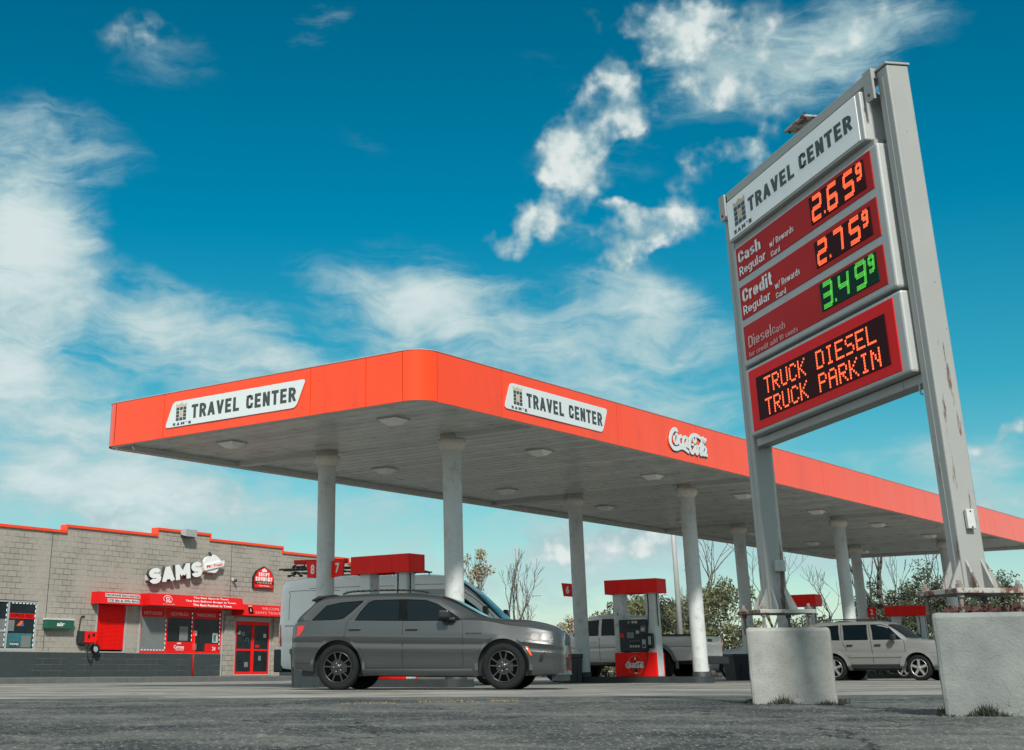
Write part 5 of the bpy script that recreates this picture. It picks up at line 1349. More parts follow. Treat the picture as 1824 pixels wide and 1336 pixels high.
class Body:
    """lofted car body; x forward, z up. tab rows: x, bottom, belt, top, half widths low/belt/roof"""
    def __init__(s, tab, wheels, R_arch, zc, crease=0.015, smooth_=True):
        s.tab, s.wheels, s.R, s.zc, s.crease, s.sm = tab, wheels, R_arch, zc, crease, smooth_
    def par(s, x): return pchip(s.tab, x)
    def prof(s, x):
        zb, zl, zt, wl, wb, wt = s.par(x); H = zl - zb; g = zt - zl; c = s.crease
        return [(wl - 0.14, zb), (wl - 0.035, zb + 0.015), (wl - 0.004, zb + 0.09), (wl - c*0.35, zb + 0.26*H), (wl + c*0.1, zb + 0.42*H), (wl + c*.5, zb + 0.505*H), (wl + c*.4, zb + 0.52*H), (wl - c*0.55, zb + 0.575*H), (wl - c*0.45, zb + 0.60*H), (wl + c*0.25, zb + 0.69*H),
                (wl*0.5 + wb*0.5 + 0.010, zb + 0.80*H), (wb + 0.008, zl - 0.03), (wb, zl), (wb - 0.03, zl + 0.06*g),
                (wb*0.62 + wt*0.38, zl + 0.45*g), (wb*0.25 + wt*0.75, zl + 0.80*g), (wt, zl + 0.90*g), (wt - 0.06, zl + 0.955*g), (wt*0.6, zl + 0.99*g), (0.0, zt)]
    def W(s, x, z):
        P = s.prof(x)
        if z <= P[0][1]: return P[0][0]
        for (a, z0), (b, z1) in zip(P[:-1], P[1:]):
            if z0 <= z <= z1: return a + (b-a) * ((z-z0)/(z1-z0) if z1 > z0 else 0)
        return 0.0
    def Zt(s, x, y):
        P = s.prof(x); y = abs(y)
        for (a, z0), (b, z1) in zip(P[::-1][:-1], P[::-1][1:]):
            if a <= y <= b: return z0 + (z1-z0) * ((y-a)/(b-a) if b > a else 0)
        return P[12][1]
    def arch(s, x):
        z = -1
        for wx in s.wheels:
            d = abs(x - wx)
            if d < s.R: z = max(z, s.zc + math.sqrt(s.R**2 - d*d))
        return z
    def build(s, name, mt, parent):
        x0, x1 = s.tab[0][0], s.tab[-1][0]
        xs = [x0 + (x1-x0)*i/90 for i in range(91)] + [t[0] for t in s.tab]
        for wx in s.wheels:
            for i in range(33):
                xs.append(wx - s.R*math.cos(math.pi*i/32) * 0.9999)
            xs += [wx - s.R*1.0005, wx + s.R*1.0005]
        xs = sorted(xs); ux = [xs[0]]
        for x in xs[1:]:
            if x - ux[-1] > 0.0008 and x0 <= x <= x1: ux.append(x)
        mb = MB(); N = None; vs = []
        for x in ux:
            P = s.prof(x); a = s.arch(x)
            Q = []
            for y, z in P:
                if a > z: z = a; y = s.W(x, a)
                Q.append((y, z))
            row = [(x, 0.0, Q[0][1])] + [(x, -y, z) for y, z in Q] + [(x, y, z) for y, z in Q[:-1][::-1]]
            N = len(row); vs += row
        fs = []
        for i in range(len(ux) - 1):
            for j in range(N): fs.append((i*N+j, i*N+(j+1) % N, (i+1)*N+(j+1) % N, (i+1)*N+j))
        fs.append(list(range(N))); fs.append(list(range((len(ux)-1)*N, len(ux)*N))[::-1])
        mb.add(vs, fs, 0, True)
        o = mb.build(name, mt, parent)
        try:
            o.data.shade_smooth_by_angle = None
        except Exception: pass
        es = o.modifiers.new('e', 'EDGE_SPLIT'); es.split_angle = R(38)
        return o
def poly_span(poly, x):
    zs = []
    n = len(poly)
    for i in range(n):
        (a, c), (b, d) = poly[i], poly[(i+1) % n]
        if (a <= x <= b) or (b <= x <= a):
            if abs(b-a) < 1e-9: zs += [c, d]
            else: zs.append(c + (d-c)*(x-a)/(b-a))
    return (min(zs), max(zs)) if zs else None
def drape(body, poly, off, name, mt, parent, sides=(-1, 1), rows=5, step=0.05):
    xs = sorted(set([p[0] for p in poly])); xx = []
    for a, b in zip(xs[:-1], xs[1:]):
        n = max(1, int((b-a)/step)); xx += [a + (b-a)*i/n for i in range(n)]
    xx.append(xs[-1])
    obs = []
    for s in sides:
        mb = MB(); vs = []
        for x in xx:
            lo, hi = poly_span(poly, x)
            for j in range(rows + 1):
                z = lo + (hi-lo)*j/rows
                vs.append((x, s*(body.W(x, z) + off), z))
        k = rows + 1
        fs = [(i*k+j, (i+1)*k+j, (i+1)*k+j+1, i*k+j+1) if s < 0 else (i*k+j, i*k+j+1, (i+1)*k+j+1, (i+1)*k+j) for i in range(len(xx)-1) for j in range(rows)]
        mb.add(vs, fs, 0, True)
        obs.append(mb.build(name, mt, parent, recalc=False))
    return obs
def strip(body, pts, w, off, mb, sides=(-1, 1), mi=0, k=6):
    P = crv(pts, k) if len(pts) > 2 else [Vector(p) for p in [(pts[0][0] + (pts[1][0]-pts[0][0])*i/10, pts[0][1] + (pts[1][1]-pts[0][1])*i/10) for i in range(11)]]
    for s in sides:
        vs = []
        n = len(P)
        for i, p in enumerate(P):
            d = (P[min(i+1, n-1)] - P[max(i-1, 0)]); d = d.normalized() if d.length > 1e-9 else Vector((1, 0))
            for q in (1, -1):
                x = p.x - d.y*w/2*q; z = p.y + d.x*w/2*q
                vs.append((x, s*(body.W(x, z) + off), z))
        mb.add(vs, [(2*i, 2*i+1, 2*i+3, 2*i+2) for i in range(n-1)], mi, True)
def drape_top(body, x0, x1, wf, off, name, mt, parent, n=14, k=12):
    mb = MB(); vs = []
    for i in range(n + 1):
        x = x0 + (x1-x0)*i/n; w = wf(x)
        for j in range(k + 1):
            y = -w + 2*w*j/k
            vs.append((x + off*0.7, y, body.Zt(x, y) + off))
    mb.add(vs, [(i*(k+1)+j, (i+1)*(k+1)+j, (i+1)*(k+1)+j+1, i*(k+1)+j+1) for i in range(n) for j in range(k)], 0, True)
    return mb.build(name, mt, parent, recalc=False)
def wheel(parent, x, y, r, rr, w, side, rimmat='rim', style='ten'):
    """wheel > tyre, rim; the wheel itself is the dark drum with brake disc"""
    s = side
    mb = MB(); mb.cyl((0, -w*0.36, 0), (0, w*0.36, 0), rr*0.97, n=32); 
    wh = mb.build('wheel', 'void', parent); wh.location = (x, y, r)
    mb = MB()
    prof = [(rr*0.97, -w/2*0.80), (rr*1.03, -w/2*0.98), (r*0.90, -w/2), (r*0.975, -w/2*0.86), (r, -w/2*0.6), (r, 0), (r, w/2*0.6), (r*0.975, w/2*0.86), (r*0.90, w/2), (rr*1.03, w/2*0.98), (rr*0.97, w/2*0.80)]
    mb.lathe(prof, 'y', 44)
    for i in range(44):
        t = 2*math.pi*i/44
        q = Matrix.Rotation(t, 4, 'Y'); mb.box((r - 0.004, -w*0.28, -0.012), (r + 0.005, w*0.28, 0.010), 0, q)
    mb.build('tyre', 'rubber', wh)
    mb = MB(); yo = s*w*0.44
    mb.lathe([(rr*0.99, s*w*0.40), (rr*0.985, s*w*0.485), (rr*0.93, s*w*0.47), (rr*0.90, s*w*0.36)], 'y', 44)
    ns = 5
    for i in range(ns):
        t0 = 2*math.pi*i/ns + math.pi/2
        def P(a, r_, dy=0): return (r_*math.cos(a), yo + s*dy, r_*math.sin(a))
        if style == 'ten': arms = [(-0.20, -0.25, 0.050, 0.048), (0.20, 0.25, 0.050, 0.048)]
        else: arms = [(0, 0, 0.15, 0.19)]
        for a0, a1, h0, h1 in arms:
            ri, ro = rr*0.16, rr*0.93
            pts = []
            for (aa, r_, hw, dy) in ((a0, ri, h0/1.0, 0.0), (a1, ro, h1, -0.002)):
                dx = hw*rr if style == 'ten' else hw*rr*0.9
                c = Vector((math.cos(t0+aa), math.sin(t0+aa))); pn = Vector((-c.y, c.x))
                for q in (-1, 1):
                    v = c*r_ + pn*dx*q*0.9; pts.append((v.x, yo + s*dy, v.y)); 
            back = [(p[0], p[1] - s*0.03, p[2]) for p in pts]
            mb.add(pts + back, [(0,1,3,2), (4,6,7,5), (0,2,6,4), (1,5,7,3)])
    mb.lathe([(0.0001, s*w*0.47), (rr*0.17, s*w*0.46), (rr*0.21, s*w*0.42)], 'y', 20)
    mb.build('rim', rimmat, wh)
    mb = MB()
    for i in range(5):
        t = 2*math.pi*i/5 + 0.6
        mb.cyl((rr*.27*math.cos(t), s*w*.38, rr*.27*math.sin(t)), (rr*.27*math.cos(t), s*w*.47, rr*.27*math.sin(t)), 0.011, n=6)
    mb.lathe([(rr*.20, s*w*.375), (rr*.50, s*w*.375)], 'y', 30, 1)
    mb.box((rr*.35, s*w*.385 - .008, -rr*.3), (rr*.62, s*w*.385 + .008, rr*.22), 1)
    mb.build('brake_disc', ['rim_light', 'black'], wh)
    return wh
def arch_strip(body, wx, w, off, mb, mi=0, a0=-8, a1=188, sides=(-1, 1)):
    pts = []
    for i in range(19):
        t = R(a0 + (a1-a0)*i/18); rr_ = body.R + w/2
        z = body.zc + rr_*math.sin(t)
        pts.append((wx + rr_*math.cos(t), z))
    strip(body, pts, w, off, mb, sides, mi, 2)
def place(o, c, ang):
    o.location = (c[0], c[1], 0); o.rotation_euler = (0, 0, ang)

# ---- grey SUV
suv = empty('suv_car'); tag(suv, 'dark grey SUV with tinted windows and dark ten-spoke wheels parked in front of the canopy', 'SUV car')
def tz(py): return (1229.4 - py) / 104.6
def tx(px): return (px - 599.4) / 95.5 - 1.47
def tr(L): return [(tx(a), tz(b)) for a, b in L]
SB = Body([(-2.44, .52, 1.02, 1.06, .62, .60, .42), (-2.41, .42, 1.10, 1.19, .76, .72, .52), (-2.30, .36, 1.18, 1.33, .87, .82, .58), (-2.15, .33, 1.205, 1.45, .925, .87, .62), (-1.97, .31, 1.215, 1.59, .95, .895, .66),
  (-1.75, .29, 1.22, 1.665, .962, .91, .69), (-1.3, .26, 1.22, 1.70, .965, .915, .705), (-0.6, .235, 1.215, 1.715, .965, .915, .71), (0.0, .225, 1.205, 1.70, .965, .912, .71), (.38, .22, 1.20, 1.665, .965, .91, .70),
  (.62, .22, 1.195, 1.59, .965, .908, .685), (.95, .22, 1.19, 1.42, .965, .905, .66), (1.22, .22, 1.18, 1.285, .965, .90, .66), (1.36, .22, 1.165, 1.245, .965, .895, .68), (1.7, .22, 1.10, 1.215, .965, .89, .70), (2.05, .23, 1.06, 1.195, .96, .885, .70),
  (2.32, .24, 1.015, 1.15, .935, .86, .68), (2.50, .25, .985, 1.10, .895, .82, .66), (2.60, .26, .965, 1.055, .84, .77, .62), (2.66, .27, .94, 1.01, .77, .70, .58), (2.695, .29, .90, .95, .69, .62, .52)], (-1.47, 1.62), 0.47, 0.40, 0.034)
body = SB.build('body', 'paint_grey', suv)
mb = MB(); mb.box((-2.2, -.78, .24), (2.45, .78, .62)); mb.box((-2.0, -.70, .62), (2.2, .70, .9)); mb.build('underbody', 'black', suv)
tr_q = tr([(549.7, 1101), (559.4, 1091), (574.4, 1075), (599.8, 1069.5), (641.7, 1066.5), (620.8, 1086.4), (605.8, 1098.4), (596.8, 1100.2)])
tr_r = tr([(629.8, 1101.7), (638, 1088), (652.7, 1070), (661, 1066), (715.6, 1065), (716.0, 1103.4)])
tr_f = tr([(717.8, 1065), (757, 1067), (778, 1075), (796, 1086.4), (817, 1101), (817.6, 1104), (717.4, 1103.7)])
for p in (tr_q, tr_r, tr_f): drape(SB, p, 0.005, 'side_window', 'car_glass', suv)
for p in (tr_q, tr_r, tr_f):
    for s in (-1, 1):
        mb = MB(); c = p + [p[0]]
        for a, b in zip(c[:-1], c[1:]): strip(SB, [a, b], 0.018, 0.007, mb, (s,))
        mb.build('window_seal', 'seal', suv, recalc=False)
drape(SB, tr([(707, 1064.5), (722.5, 1064.5), (725, 1104), (709, 1104)]), 0.008, 'door_pillar_trim', 'seal', suv)
mb = MB()
strip(SB, tr([(716.6, 1104.5), (716.6, 1160), (716.8, 1189.5)]), 0.014, 0.003, mb)
strip(SB, tr([(645, 1189.6), (735, 1190.2), (823, 1190.2)]), 0.016, 0.003, mb)
strip(SB, tr([(824, 1188.5), (824, 1150), (824, 1112), (818, 1100), (797, 1083), (776, 1070)]), 0.012, 0.003, mb)
strip(SB, tr([(655, 1063.5), (640, 1078), (625, 1096), (615.5, 1107), (610.5, 1136)]), 0.012, 0.003, mb)
strip(SB, tr([(622, 1143), (636, 1160), (644, 1188)]), 0.012, 0.003, mb)
strip(SB, tr([(518, 1180), (535, 1181), (550, 1181)]), 0.014, 0.004, mb)
strip(SB, tr([(929, 1147), (937, 1140), (950, 1143)]), 0.010, 0.003, mb)
mb.build('panel_gap', 'black', suv, recalc=False)
def flares(B, w, off, name, mt, car):
    for wx in B.wheels:
        for s in (-1, 1):
            mb = MB(); arch_strip(B, wx, w, off, mb, sides=(s,)); mb.build(name, mt, car, recalc=False)
flares(SB, 0.055, 0.014, 'arch_lip', 'paint_grey', suv)
drape(SB, tr([(644, 1191.5), (840, 1191.5), (842, 1203), (646, 1203)]), 0.022, 'side_sill', 'paint_grey', suv, rows=4)
drape(SB, tr([(521.5, 1111.5), (536.5, 1111.5), (533, 1121), (527, 1130), (521.5, 1131)]), 0.006, 'tail_light', 'lamp_red', suv, rows=3)
hl = [(2.02, .93), (2.06, .985), (2.22, .99), (2.40, .965), (2.53, .94), (2.52, .80), (2.40, .80), (2.18, .83), (2.06, .87)]
for o in drape(SB, hl, 0.006, 'headlight', 'black', suv, rows=4):
    pass
for h_, a, b in (('i', 2.12, 2.27), ('o', 2.31, 2.50)):
    drape(SB, [(a, .87), (a + .03, .95), (b - .02, .945), (b, .90), (b - .03, .835), (a + .03, .84)], 0.010, 'headlight_lens', 'lamp_clear', suv, rows=3)
drape(SB, [(2.03, .73), (2.075, .73), (2.15, .58), (2.115, .575)], 0.018, 'side_marker', 'lamp_amber', suv, rows=2)
drape(SB, [(2.25, .47), (2.31, .66), (2.42, .66), (2.44, .63), (2.36, .62), (2.33, .47)], 0.006, 'bumper_vent', 'black', suv, rows=3)
def arcplate(x0, k, y0, y1, z0, z1, name, mt, parent, t=0.03, n=14, lean=0.0):
    mb = MB(); vs = []
    for i in range(n + 1):
        y = y0 + (y1-y0)*i/n; x = x0 - k*y*y
        vs += [(x, y, z0), (x - lean, y, z1), (x - t, y, z0), (x - t - lean, y, z1)]
    fs = []
    for i in range(n):
        a, b = 4*i, 4*i+4
        fs += [(a, b, b+1, a+1), (a+2, a+3, b+3, b+2), (a+1, b+1, b+3, a+3), (a, a+2, b+2, b)]
    fs += [(0, 1, 3, 2), (4*n, 4*n+2, 4*n+3, 4*n+1)]
    mb.add(vs, fs, 0, False)
    return mb.build(name, mt, parent)
grille = arcplate(2.735, .20, -.62, .62, .77, .965, 'grille', 'black', suv, .06, lean=.03)
mb = MB()
for r_ in range(5):
    for i in range(22):
        y = -.56 + i*.053 + (r_ % 2)*.026; x = 2.73 - .22*y*y - .03*(r_/5); z = .80 + r_*.032
        q = Matrix.Translation((x, y, z)) @ Matrix.Rotation(R(45), 4, 'X'); mb.box((-.002, -.011, -.011), (.004, .011, .011), 0, q)
mb.build('grille_mesh', 'dark', grille)
arcplate(2.735, .25, -.60, .60, .60, .75, 'bumper_bar', 'paint_grey', suv, .09)
it = arcplate(2.72, .25, -.52, .52, .36, .56, 'lower_intake', 'black', suv, .05)
mb = MB()
for r_ in range(6):
    for i in range(18):
        y = -.46 + i*.053 + (r_ % 2)*.026; x = 2.725 - .25*y*y; z = .385 + r_*.030
        q = Matrix.Translation((x, y, z)) @ Matrix.Rotation(R(45), 4, 'X'); mb.box((-.002, -.010, -.010), (.004, .010, .010), 0, q)
mb.build('intake_mesh', 'dark', it)
arcplate(2.755, .20, -.80, .80, .255, .325, 'front_lip', 'paint_grey', suv, .12, lean=.02)
arcplate(2.71, .24, -.78, .78, .15, .25, 'air_dam', 'black', suv, .10)
drape_top(SB, .47, 1.30, lambda x: SB.par(x)[5] + 0.0, 0.006, 'windshield', 'car_glass', suv)
drape_top(SB, -2.12, -1.90, lambda x: SB.par(x)[5] - .05, 0.006, 'rear_window', 'car_glass', suv, n=5)
for s in (-1, 1):
    mb = MB(); P = [(-1.45, s*.66, 1.69), (-1.25, s*.67, 1.735), (-.6, s*.675, 1.75), (0.0, s*.672, 1.735), (.22, s*.665, 1.69)]
    mb.tube(crv(P, 6), 0.018, 8)
    mb.build('roof_rail', 'black', suv)
mb = MB(); mb.prism([(-2.08, 1.575), (-1.95, 1.62), (-1.62, 1.672), (-1.62, 1.69), (-1.95, 1.665), (-2.07, 1.605)], -.62, .62); mb.build('spoiler', 'black', suv)
for x0, z in ((tx(618.5), tz(1118.5)), (tx(722), tz(1119.5))):
    for s in (-1, 1):
        mb = MB(); y = SB.W(x0 + .1, z); a, b = sorted((s*(y + .018), s*(y + .045)))
        mb.cbox((x0, a, z - .014), (x0 + .23, b, z + .014), .008); a, b = sorted((s*(y - .01), s*(y + .02))); mb.box((x0 + .02, a, z - .012), (x0 + .05, b, z + .012)); mb.box((x0 + .18, a, z - .012), (x0 + .21, b, z + .012))
        mb.build('door_handle', 'paint_grey', suv)
for s in (-1, 1):
    mb = MB(); y = .93
    a, b = sorted((s*(y + .05), s*(y + .25)))
    mb.cbox((tx(785), a, 1.215), (tx(804), b, 1.365), .035); a, b = sorted((s*(y - .04), s*(y + .09))); mb.cbox((tx(795), a, 1.18), (tx(812), b, 1.24), .02)
    mb.build('wing_mirror', 'black', suv)
mb = MB(); L = Matrix.Identity(4)
for i, (a, b) in enumerate([(0, .05), (.07, .1), (.12, .17), (.19, .22), (.24, .28)]):
    z = tz(1130); x = tx(830) + a; y = -(SB.W(x, z) + .004); mb.box((x, y - .003, z), (x + b - a, y, z + .022))
mb.build('fender_badge', 'black', suv)
for wx in SB.wheels:
    for s in (-1, 1): wheel(suv, wx, s*.845, .395, .275, .245, s, 'rim', 'ten')
place(suv, (0.439, 27.13), -R(12))

# ---- white high-roof van
van = empty('cargo_van'); tag(van, 'tall white high-roof cargo van with ladder rack behind the grey SUV', 'van')
VB = Body([(-3.02, .55, 1.45, 2.45, .80, .80, .66), (-2.98, .45, 1.50, 2.56, .92, .92, .74), (-2.85, .40, 1.52, 2.64, .99, .98, .80), (-2.4, .36, 1.52, 2.69, 1.0, .99, .84), (-1.0, .33, 1.50, 2.70, 1.0, .99, .85), (.4, .33, 1.45, 2.70, 1.0, .99, .85),
  (.9, .33, 1.42, 2.66, 1.0, .985, .83), (1.2, .33, 1.40, 2.56, 1.0, .98, .80), (1.6, .33, 1.38, 2.28, 1.0, .97, .76), (2.0, .33, 1.36, 1.92, 1.0, .96, .74), (2.38, .33, 1.34, 1.56, .99, .94, .72), (2.5, .33, 1.30, 1.48, .98, .93, .72), (2.8, .34, 1.12, 1.33, .94, .88, .70), (3.0, .36, .98, 1.12, .82, .76, .6), (3.06, .40, .85, .95, .7, .64, .5)], (-2.45, 2.05), .42, .36, 0.01)
VB.tab = [(t[0]*1.2 if t[0] < 0 else t[0],) + t[1:] for t in VB.tab]
VB.build('body', 'paint_white', van)
mb = MB(); mb.box((-2.8, -.8, .3), (2.8, .8, .75)); mb.build('underbody', 'black', van)
drape_top(VB, 1.35, 2.36, lambda x: VB.par(x)[5] - .02, .008, 'windshield', 'car_glass', van)
drape(VB, [(1.12, 1.46), (1.12, 2.12), (1.42, 2.10), (1.75, 1.86), (2.14, 1.52), (2.14, 1.46)], .008, 'side_window', 'car_glass', van)
mb = MB()
strip(VB, [(1.04, .5), (1.04, 1.4), (1.05, 2.15), (1.12, 2.25), (1.45, 2.22)], .014, .004, mb); strip(VB, [(1.45, 2.22), (1.85, 1.95), (2.28, 1.5), (2.28, 1.2)], .014, .004, mb)
strip(VB, [(-.35, .45), (-.35, 1.4), (-.35, 2.42)], .014, .004, mb); strip(VB, [(-.35, 2.42), (.4, 2.42), (1.0, 2.42)], .012, .004, mb)
strip(VB, [(-3.4, 1.45), (-2.0, 1.45), (-.4, 1.45)], .02, .004, mb); strip(VB, [(-2.75, 2.38), (-1.5, 2.40), (-.4, 2.40)], .012, .004, mb); strip(VB, [(-3.3, 1.6), (-3.3, 2.2), (-3.22, 2.32), (-1.9, 2.32)], .012, .004, mb)
strip(VB, [(-1.7, 1.6), (-1.7, 2.0), (-1.7, 2.32)], .012, .004, mb); strip(VB, [(1.1, .62), (1.6, .62), (2.2, 1.4)], .012, .004, mb)
mb.build('panel_gap', 'letter_grey', van, recalc=False)
drape(VB, [(-.28, 1.62), (-.28, 2.30), (.95, 2.30), (.95, 1.62)], .005, 'side_panel', 'grey_metal', van)
drape(VB, [(-3.60, .95), (-3.60, 1.48), (-3.52, 1.48), (-3.48, .95)], .012, 'tail_light', 'lamp_red', van, rows=3)
mb = MB(); mb.cbox((-3.70, -.97, .32), (-3.44, .97, .88), .03); mb.build('rear_bumper', 'bin', van)
drape(VB, [(-2.85, .42), (-2.85, .62), (2.6, .62), (2.6, .42)], .010, 'side_moulding', 'bin', van) if False else None
mb = MB()
for s in (-1, 1):
    mb.tube([(-3.4, s*.6, 2.80), (.2, s*.6, 2.82)], .022, 6)
for x in (-3.3, -1.9, -.9, .1): mb.tube([(x, -.66, 2.70), (x, -.66, 2.83), (x, .66, 2.83), (x, .66, 2.70)], .02, 6)
mb.build('roof_rack', 'dark', van)
rng = random.Random(8)
mb = MB()
for s in (-.62, -.30):
    mb.tube([(-3.75, s, 2.90), (-.4, s, 2.92)], .026, 6)
for i in range(9): mb.tube([(-3.15 + i*.32, -.62, 2.905), (-3.15 + i*.32, -.30, 2.905)], .016, 6)
mb.build('ladder', 'dark', van)
mb = MB()
for i in range(9):
    a = Vector((-3.6 + rng.uniform(0, .9), rng.uniform(-.62, -.1), 2.78 + rng.uniform(0, .30))); b = a + Vector((rng.uniform(-.3, .3), rng.uniform(-.1, .1), rng.uniform(-.12, .12)))
    mb.tube([a, b], .025, 6)
    mb.cbox(tuple(b - Vector((.04, .04, .03))), tuple(b + Vector((.04, .04, .03))), .01)
mb.cbox((-3.3, -.7, 3.02), (-1.8, -.55, 3.13), .01, 1)
mb.build('rack_clamp', ['black', 'red_dark'], van)
for wx in VB.wheels:
    for s in (-1, 1): wheel(van, wx, s*.86, .35, .22, .22, s, 'rim_light', 'five')
for s in (-1, 1):
    mb = MB(); a, b = sorted((s*1.05, s*1.25)); mb.cbox((2.02, a, 1.5), (2.14, b, 1.85), .03); mb.build('wing_mirror', 'black', van)
place(van, (0.45, 37.3), -R(17))

# ---- pale pickup truck
truck = empty('pickup_truck'); tag(truck, 'pale lifted pickup truck with large off-road tyres behind the round-badge fuel dispenser', 'pickup truck')
TB = Body([(-2.95, .62, 1.20, 1.22, .86, .84, .80), (-2.90, .60, 1.25, 1.28, .95, .93, .90), (-1.0, .55, 1.27, 1.30, .97, .95, .92), (-.86, .55, 1.28, 1.31, .97, .95, .92), (-.80, .55, 1.28, 1.86, .97, .95, .74), (-.70, .55, 1.28, 1.93, .97, .95, .74), (.2, .55, 1.27, 1.96, .97, .95, .75), (.75, .55, 1.26, 1.90, .97, .95, .73),
  (1.1, .55, 1.25, 1.68, .97, .94, .70), (1.5, .55, 1.24, 1.36, .97, .93, .72), (2.2, .56, 1.15, 1.28, .96, .90, .72), (2.7, .58, 1.05, 1.20, .90, .84, .68), (2.9, .62, .9, 1.05, .78, .72, .6)], (-1.72, 1.82), .55, .46, 0.015)
TB.build('body', 'paint_sand', truck)
mb = MB(); mb.box((-2.7, -.8, .5), (2.7, .8, .85)); mb.build('underbody', 'black', truck)
# open load bed: rails and tailgate
mb = MB(); mb.box((-2.88, -.93, 1.305), (-.90, -.86, 1.325)); mb.box((-2.88, .86, 1.305), (-.90, .93, 1.325)); mb.build('bed_rail', 'black', truck)
mb = MB(); mb.box((-2.80, -.84, 1.302), (-.92, .84, 1.306)); mb.build('load_bed', 'black', truck)
mb = MB(); mb.cbox((-3.0, -.80, .72), (-2.952, .80, 1.26), .015, 0); mb.box((-3.006, -.14, 1.12), (-3.0, .14, 1.2), 1); mb.box((-3.006, -.15, .78), (-3.0, .15, .90), 2); mb.build('tailgate', ['paint_sand', 'black', 'paper'], truck)
mb = MB(); mb.cbox((-3.14, -.92, .50), (-2.96, .92, .70), .03); mb.build('rear_bumper', 'dark', truck)
for s in (-1, 1):
    mb = MB(); a, b = sorted((s*.81, s*.93)); mb.cbox((-2.985, a, .9), (-2.93, b, 1.22), .01); mb.build('tail_light', 'lamp_red', truck)
drape(TB, [(.28, 1.33), (.28, 1.80), (.85, 1.76), (1.22, 1.42), (1.22, 1.33)], .006, 'side_window', 'car_glass', truck)
drape(TB, [(-.66, 1.33), (-.62, 1.76), (-.15, 1.82), (.18, 1.82), (.18, 1.33)], .006, 'side_window', 'car_glass', truck)
drape_top(TB, .85, 1.46, lambda x: TB.par(x)[5], .008, 'windshield', 'car_glass', truck)
mb = MB()
for x in (.23, 1.3, -.78): strip(TB, [(x, .62), (x, 1.0), (x, 1.28)], .016, .004, mb)
strip(TB, [(-2.9, .98), (-1, .98), (1.2, .98)], .012, .004, mb)
mb.build('panel_gap', 'letter_grey', truck, recalc=False)
flares(TB, .10, .035, 'wheel_flare', 'trimgrey', truck)
mb = MB(); 
for s in (-1, 1): mb.tube([(-.9, s*.98, .50), (1.0, s*.98, .50)], .05, 8)
mb.build('side_step', 'dark', truck)
for x0 in (-.55, .35):
    for s in (-1, 1):
        mb = MB(); a, b = sorted((s*.975, s*1.01)); mb.cbox((x0, a, 1.13), (x0 + .2, b, 1.165), .008); mb.build('door_handle', 'paint_sand', truck)
for wx in TB.wheels:
    for s in (-1, 1): wheel(truck, wx, s*.90, .46, .25, .30, s, 'rim', 'five')
hd = math.atan2(SH.y, SH.x)
place(truck, (6.85, 44.5), hd)

# ---- silver boxy SUV on the right
jeep = empty('suv_car'); tag(jeep, 'boxy silver SUV with silver five-spoke wheels between the two concrete pedestals', 'SUV car')
JB = Body([(-2.18, .50, 1.10, 1.25, .80, .76, .6), (-2.12, .45, 1.16, 1.60, .88, .85, .68), (-2.0, .42, 1.17, 1.74, .92, .88, .71), (-1.5, .38, 1.17, 1.775, .92, .89, .72), (0, .36, 1.16, 1.775, .92, .89, .72), (.3, .36, 1.155, 1.74, .92, .89, .71), (.55, .36, 1.15, 1.64, .92, .885, .70), (.9, .36, 1.14, 1.38, .92, .88, .68), (1.08, .36, 1.13, 1.24, .92, .87, .68),
  (1.5, .37, 1.10, 1.20, .92, .87, .74), (1.95, .38, 1.06, 1.16, .90, .85, .74), (2.15, .42, 1.02, 1.11, .86, .82, .72), (2.2, .5, .98, 1.04, .82, .78, .68)], (-1.30, 1.38), .44, .38, 0.012)
JB.build('body', 'paint_silver', jeep)
mb = MB(); mb.box((-2.0, -.75, .30), (2.0, .75, .7)); mb.build('underbody', 'black', jeep)
drape(JB, [(.02, 1.20), (-.04, 1.66), (.32, 1.66), (.50, 1.60), (.84, 1.28), (.92, 1.20)], .006, 'side_window', 'car_glass', jeep)
drape(JB, [(-.92, 1.20), (-.95, 1.66), (-.15, 1.66), (-.13, 1.20)], .006, 'side_window', 'car_glass', jeep)
drape(JB, [(-1.95, 1.22), (-1.85, 1.62), (-1.08, 1.66), (-1.05, 1.20)], .006, 'side_window', 'car_glass', jeep)
drape_top(JB, .50, 1.04, lambda x: JB.par(x)[5], .008, 'windshield', 'car_glass', jeep)
mb = MB()
strip(JB, [(-.10, 1.70), (-.06, 1.3), (-.02, .9), (-.01, .50)], .014, .004, mb); strip(JB, [(.92, 1.22), (1.0, 1.12), (1.02, .9), (1.03, .50)], .014, .004, mb); strip(JB, [(-1.0, 1.70), (-.98, 1.2), (-.82, .9)], .014, .004, mb)
mb.build('panel_gap', 'black', jeep, recalc=False)
drape(JB, [(-.75, .69), (-.75, .77), (.95, .77), (.95, .69)], .02, 'side_moulding', 'trimgrey', jeep)
drape(JB, [(-.85, .38), (-.85, .48), (.97, .48), (.97, .38)], .012, 'lower_cladding', 'dark', jeep)
flares(JB, .13, .04, 'wheel_flare', 'trimgrey', jeep)
for s in (-1, 1):
    mb = MB(); mb.tube(crv([(-1.75, s*.66, 1.76), (-1.6, s*.67, 1.82), (-.4, s*.67, 1.83), (-.1, s*.67, 1.82), (.1, s*.66, 1.765)], 4), .02, 6)
    mb.build('roof_rail', 'dark', jeep)
for s in (-1, 1):
    mb = MB(); a, b = sorted((s*.95, s*1.14)); mb.cbox((.66, a, 1.18), (.80, b, 1.36), .03); mb.build('wing_mirror', 'black', jeep)
    for x0 in (.08, -.82):
        mb = MB(); a, b = sorted((s*.925, s*.96)); mb.cbox((x0, a, 1.03), (x0 + .2, b, 1.065), .008); mb.build('door_handle', 'black', jeep)
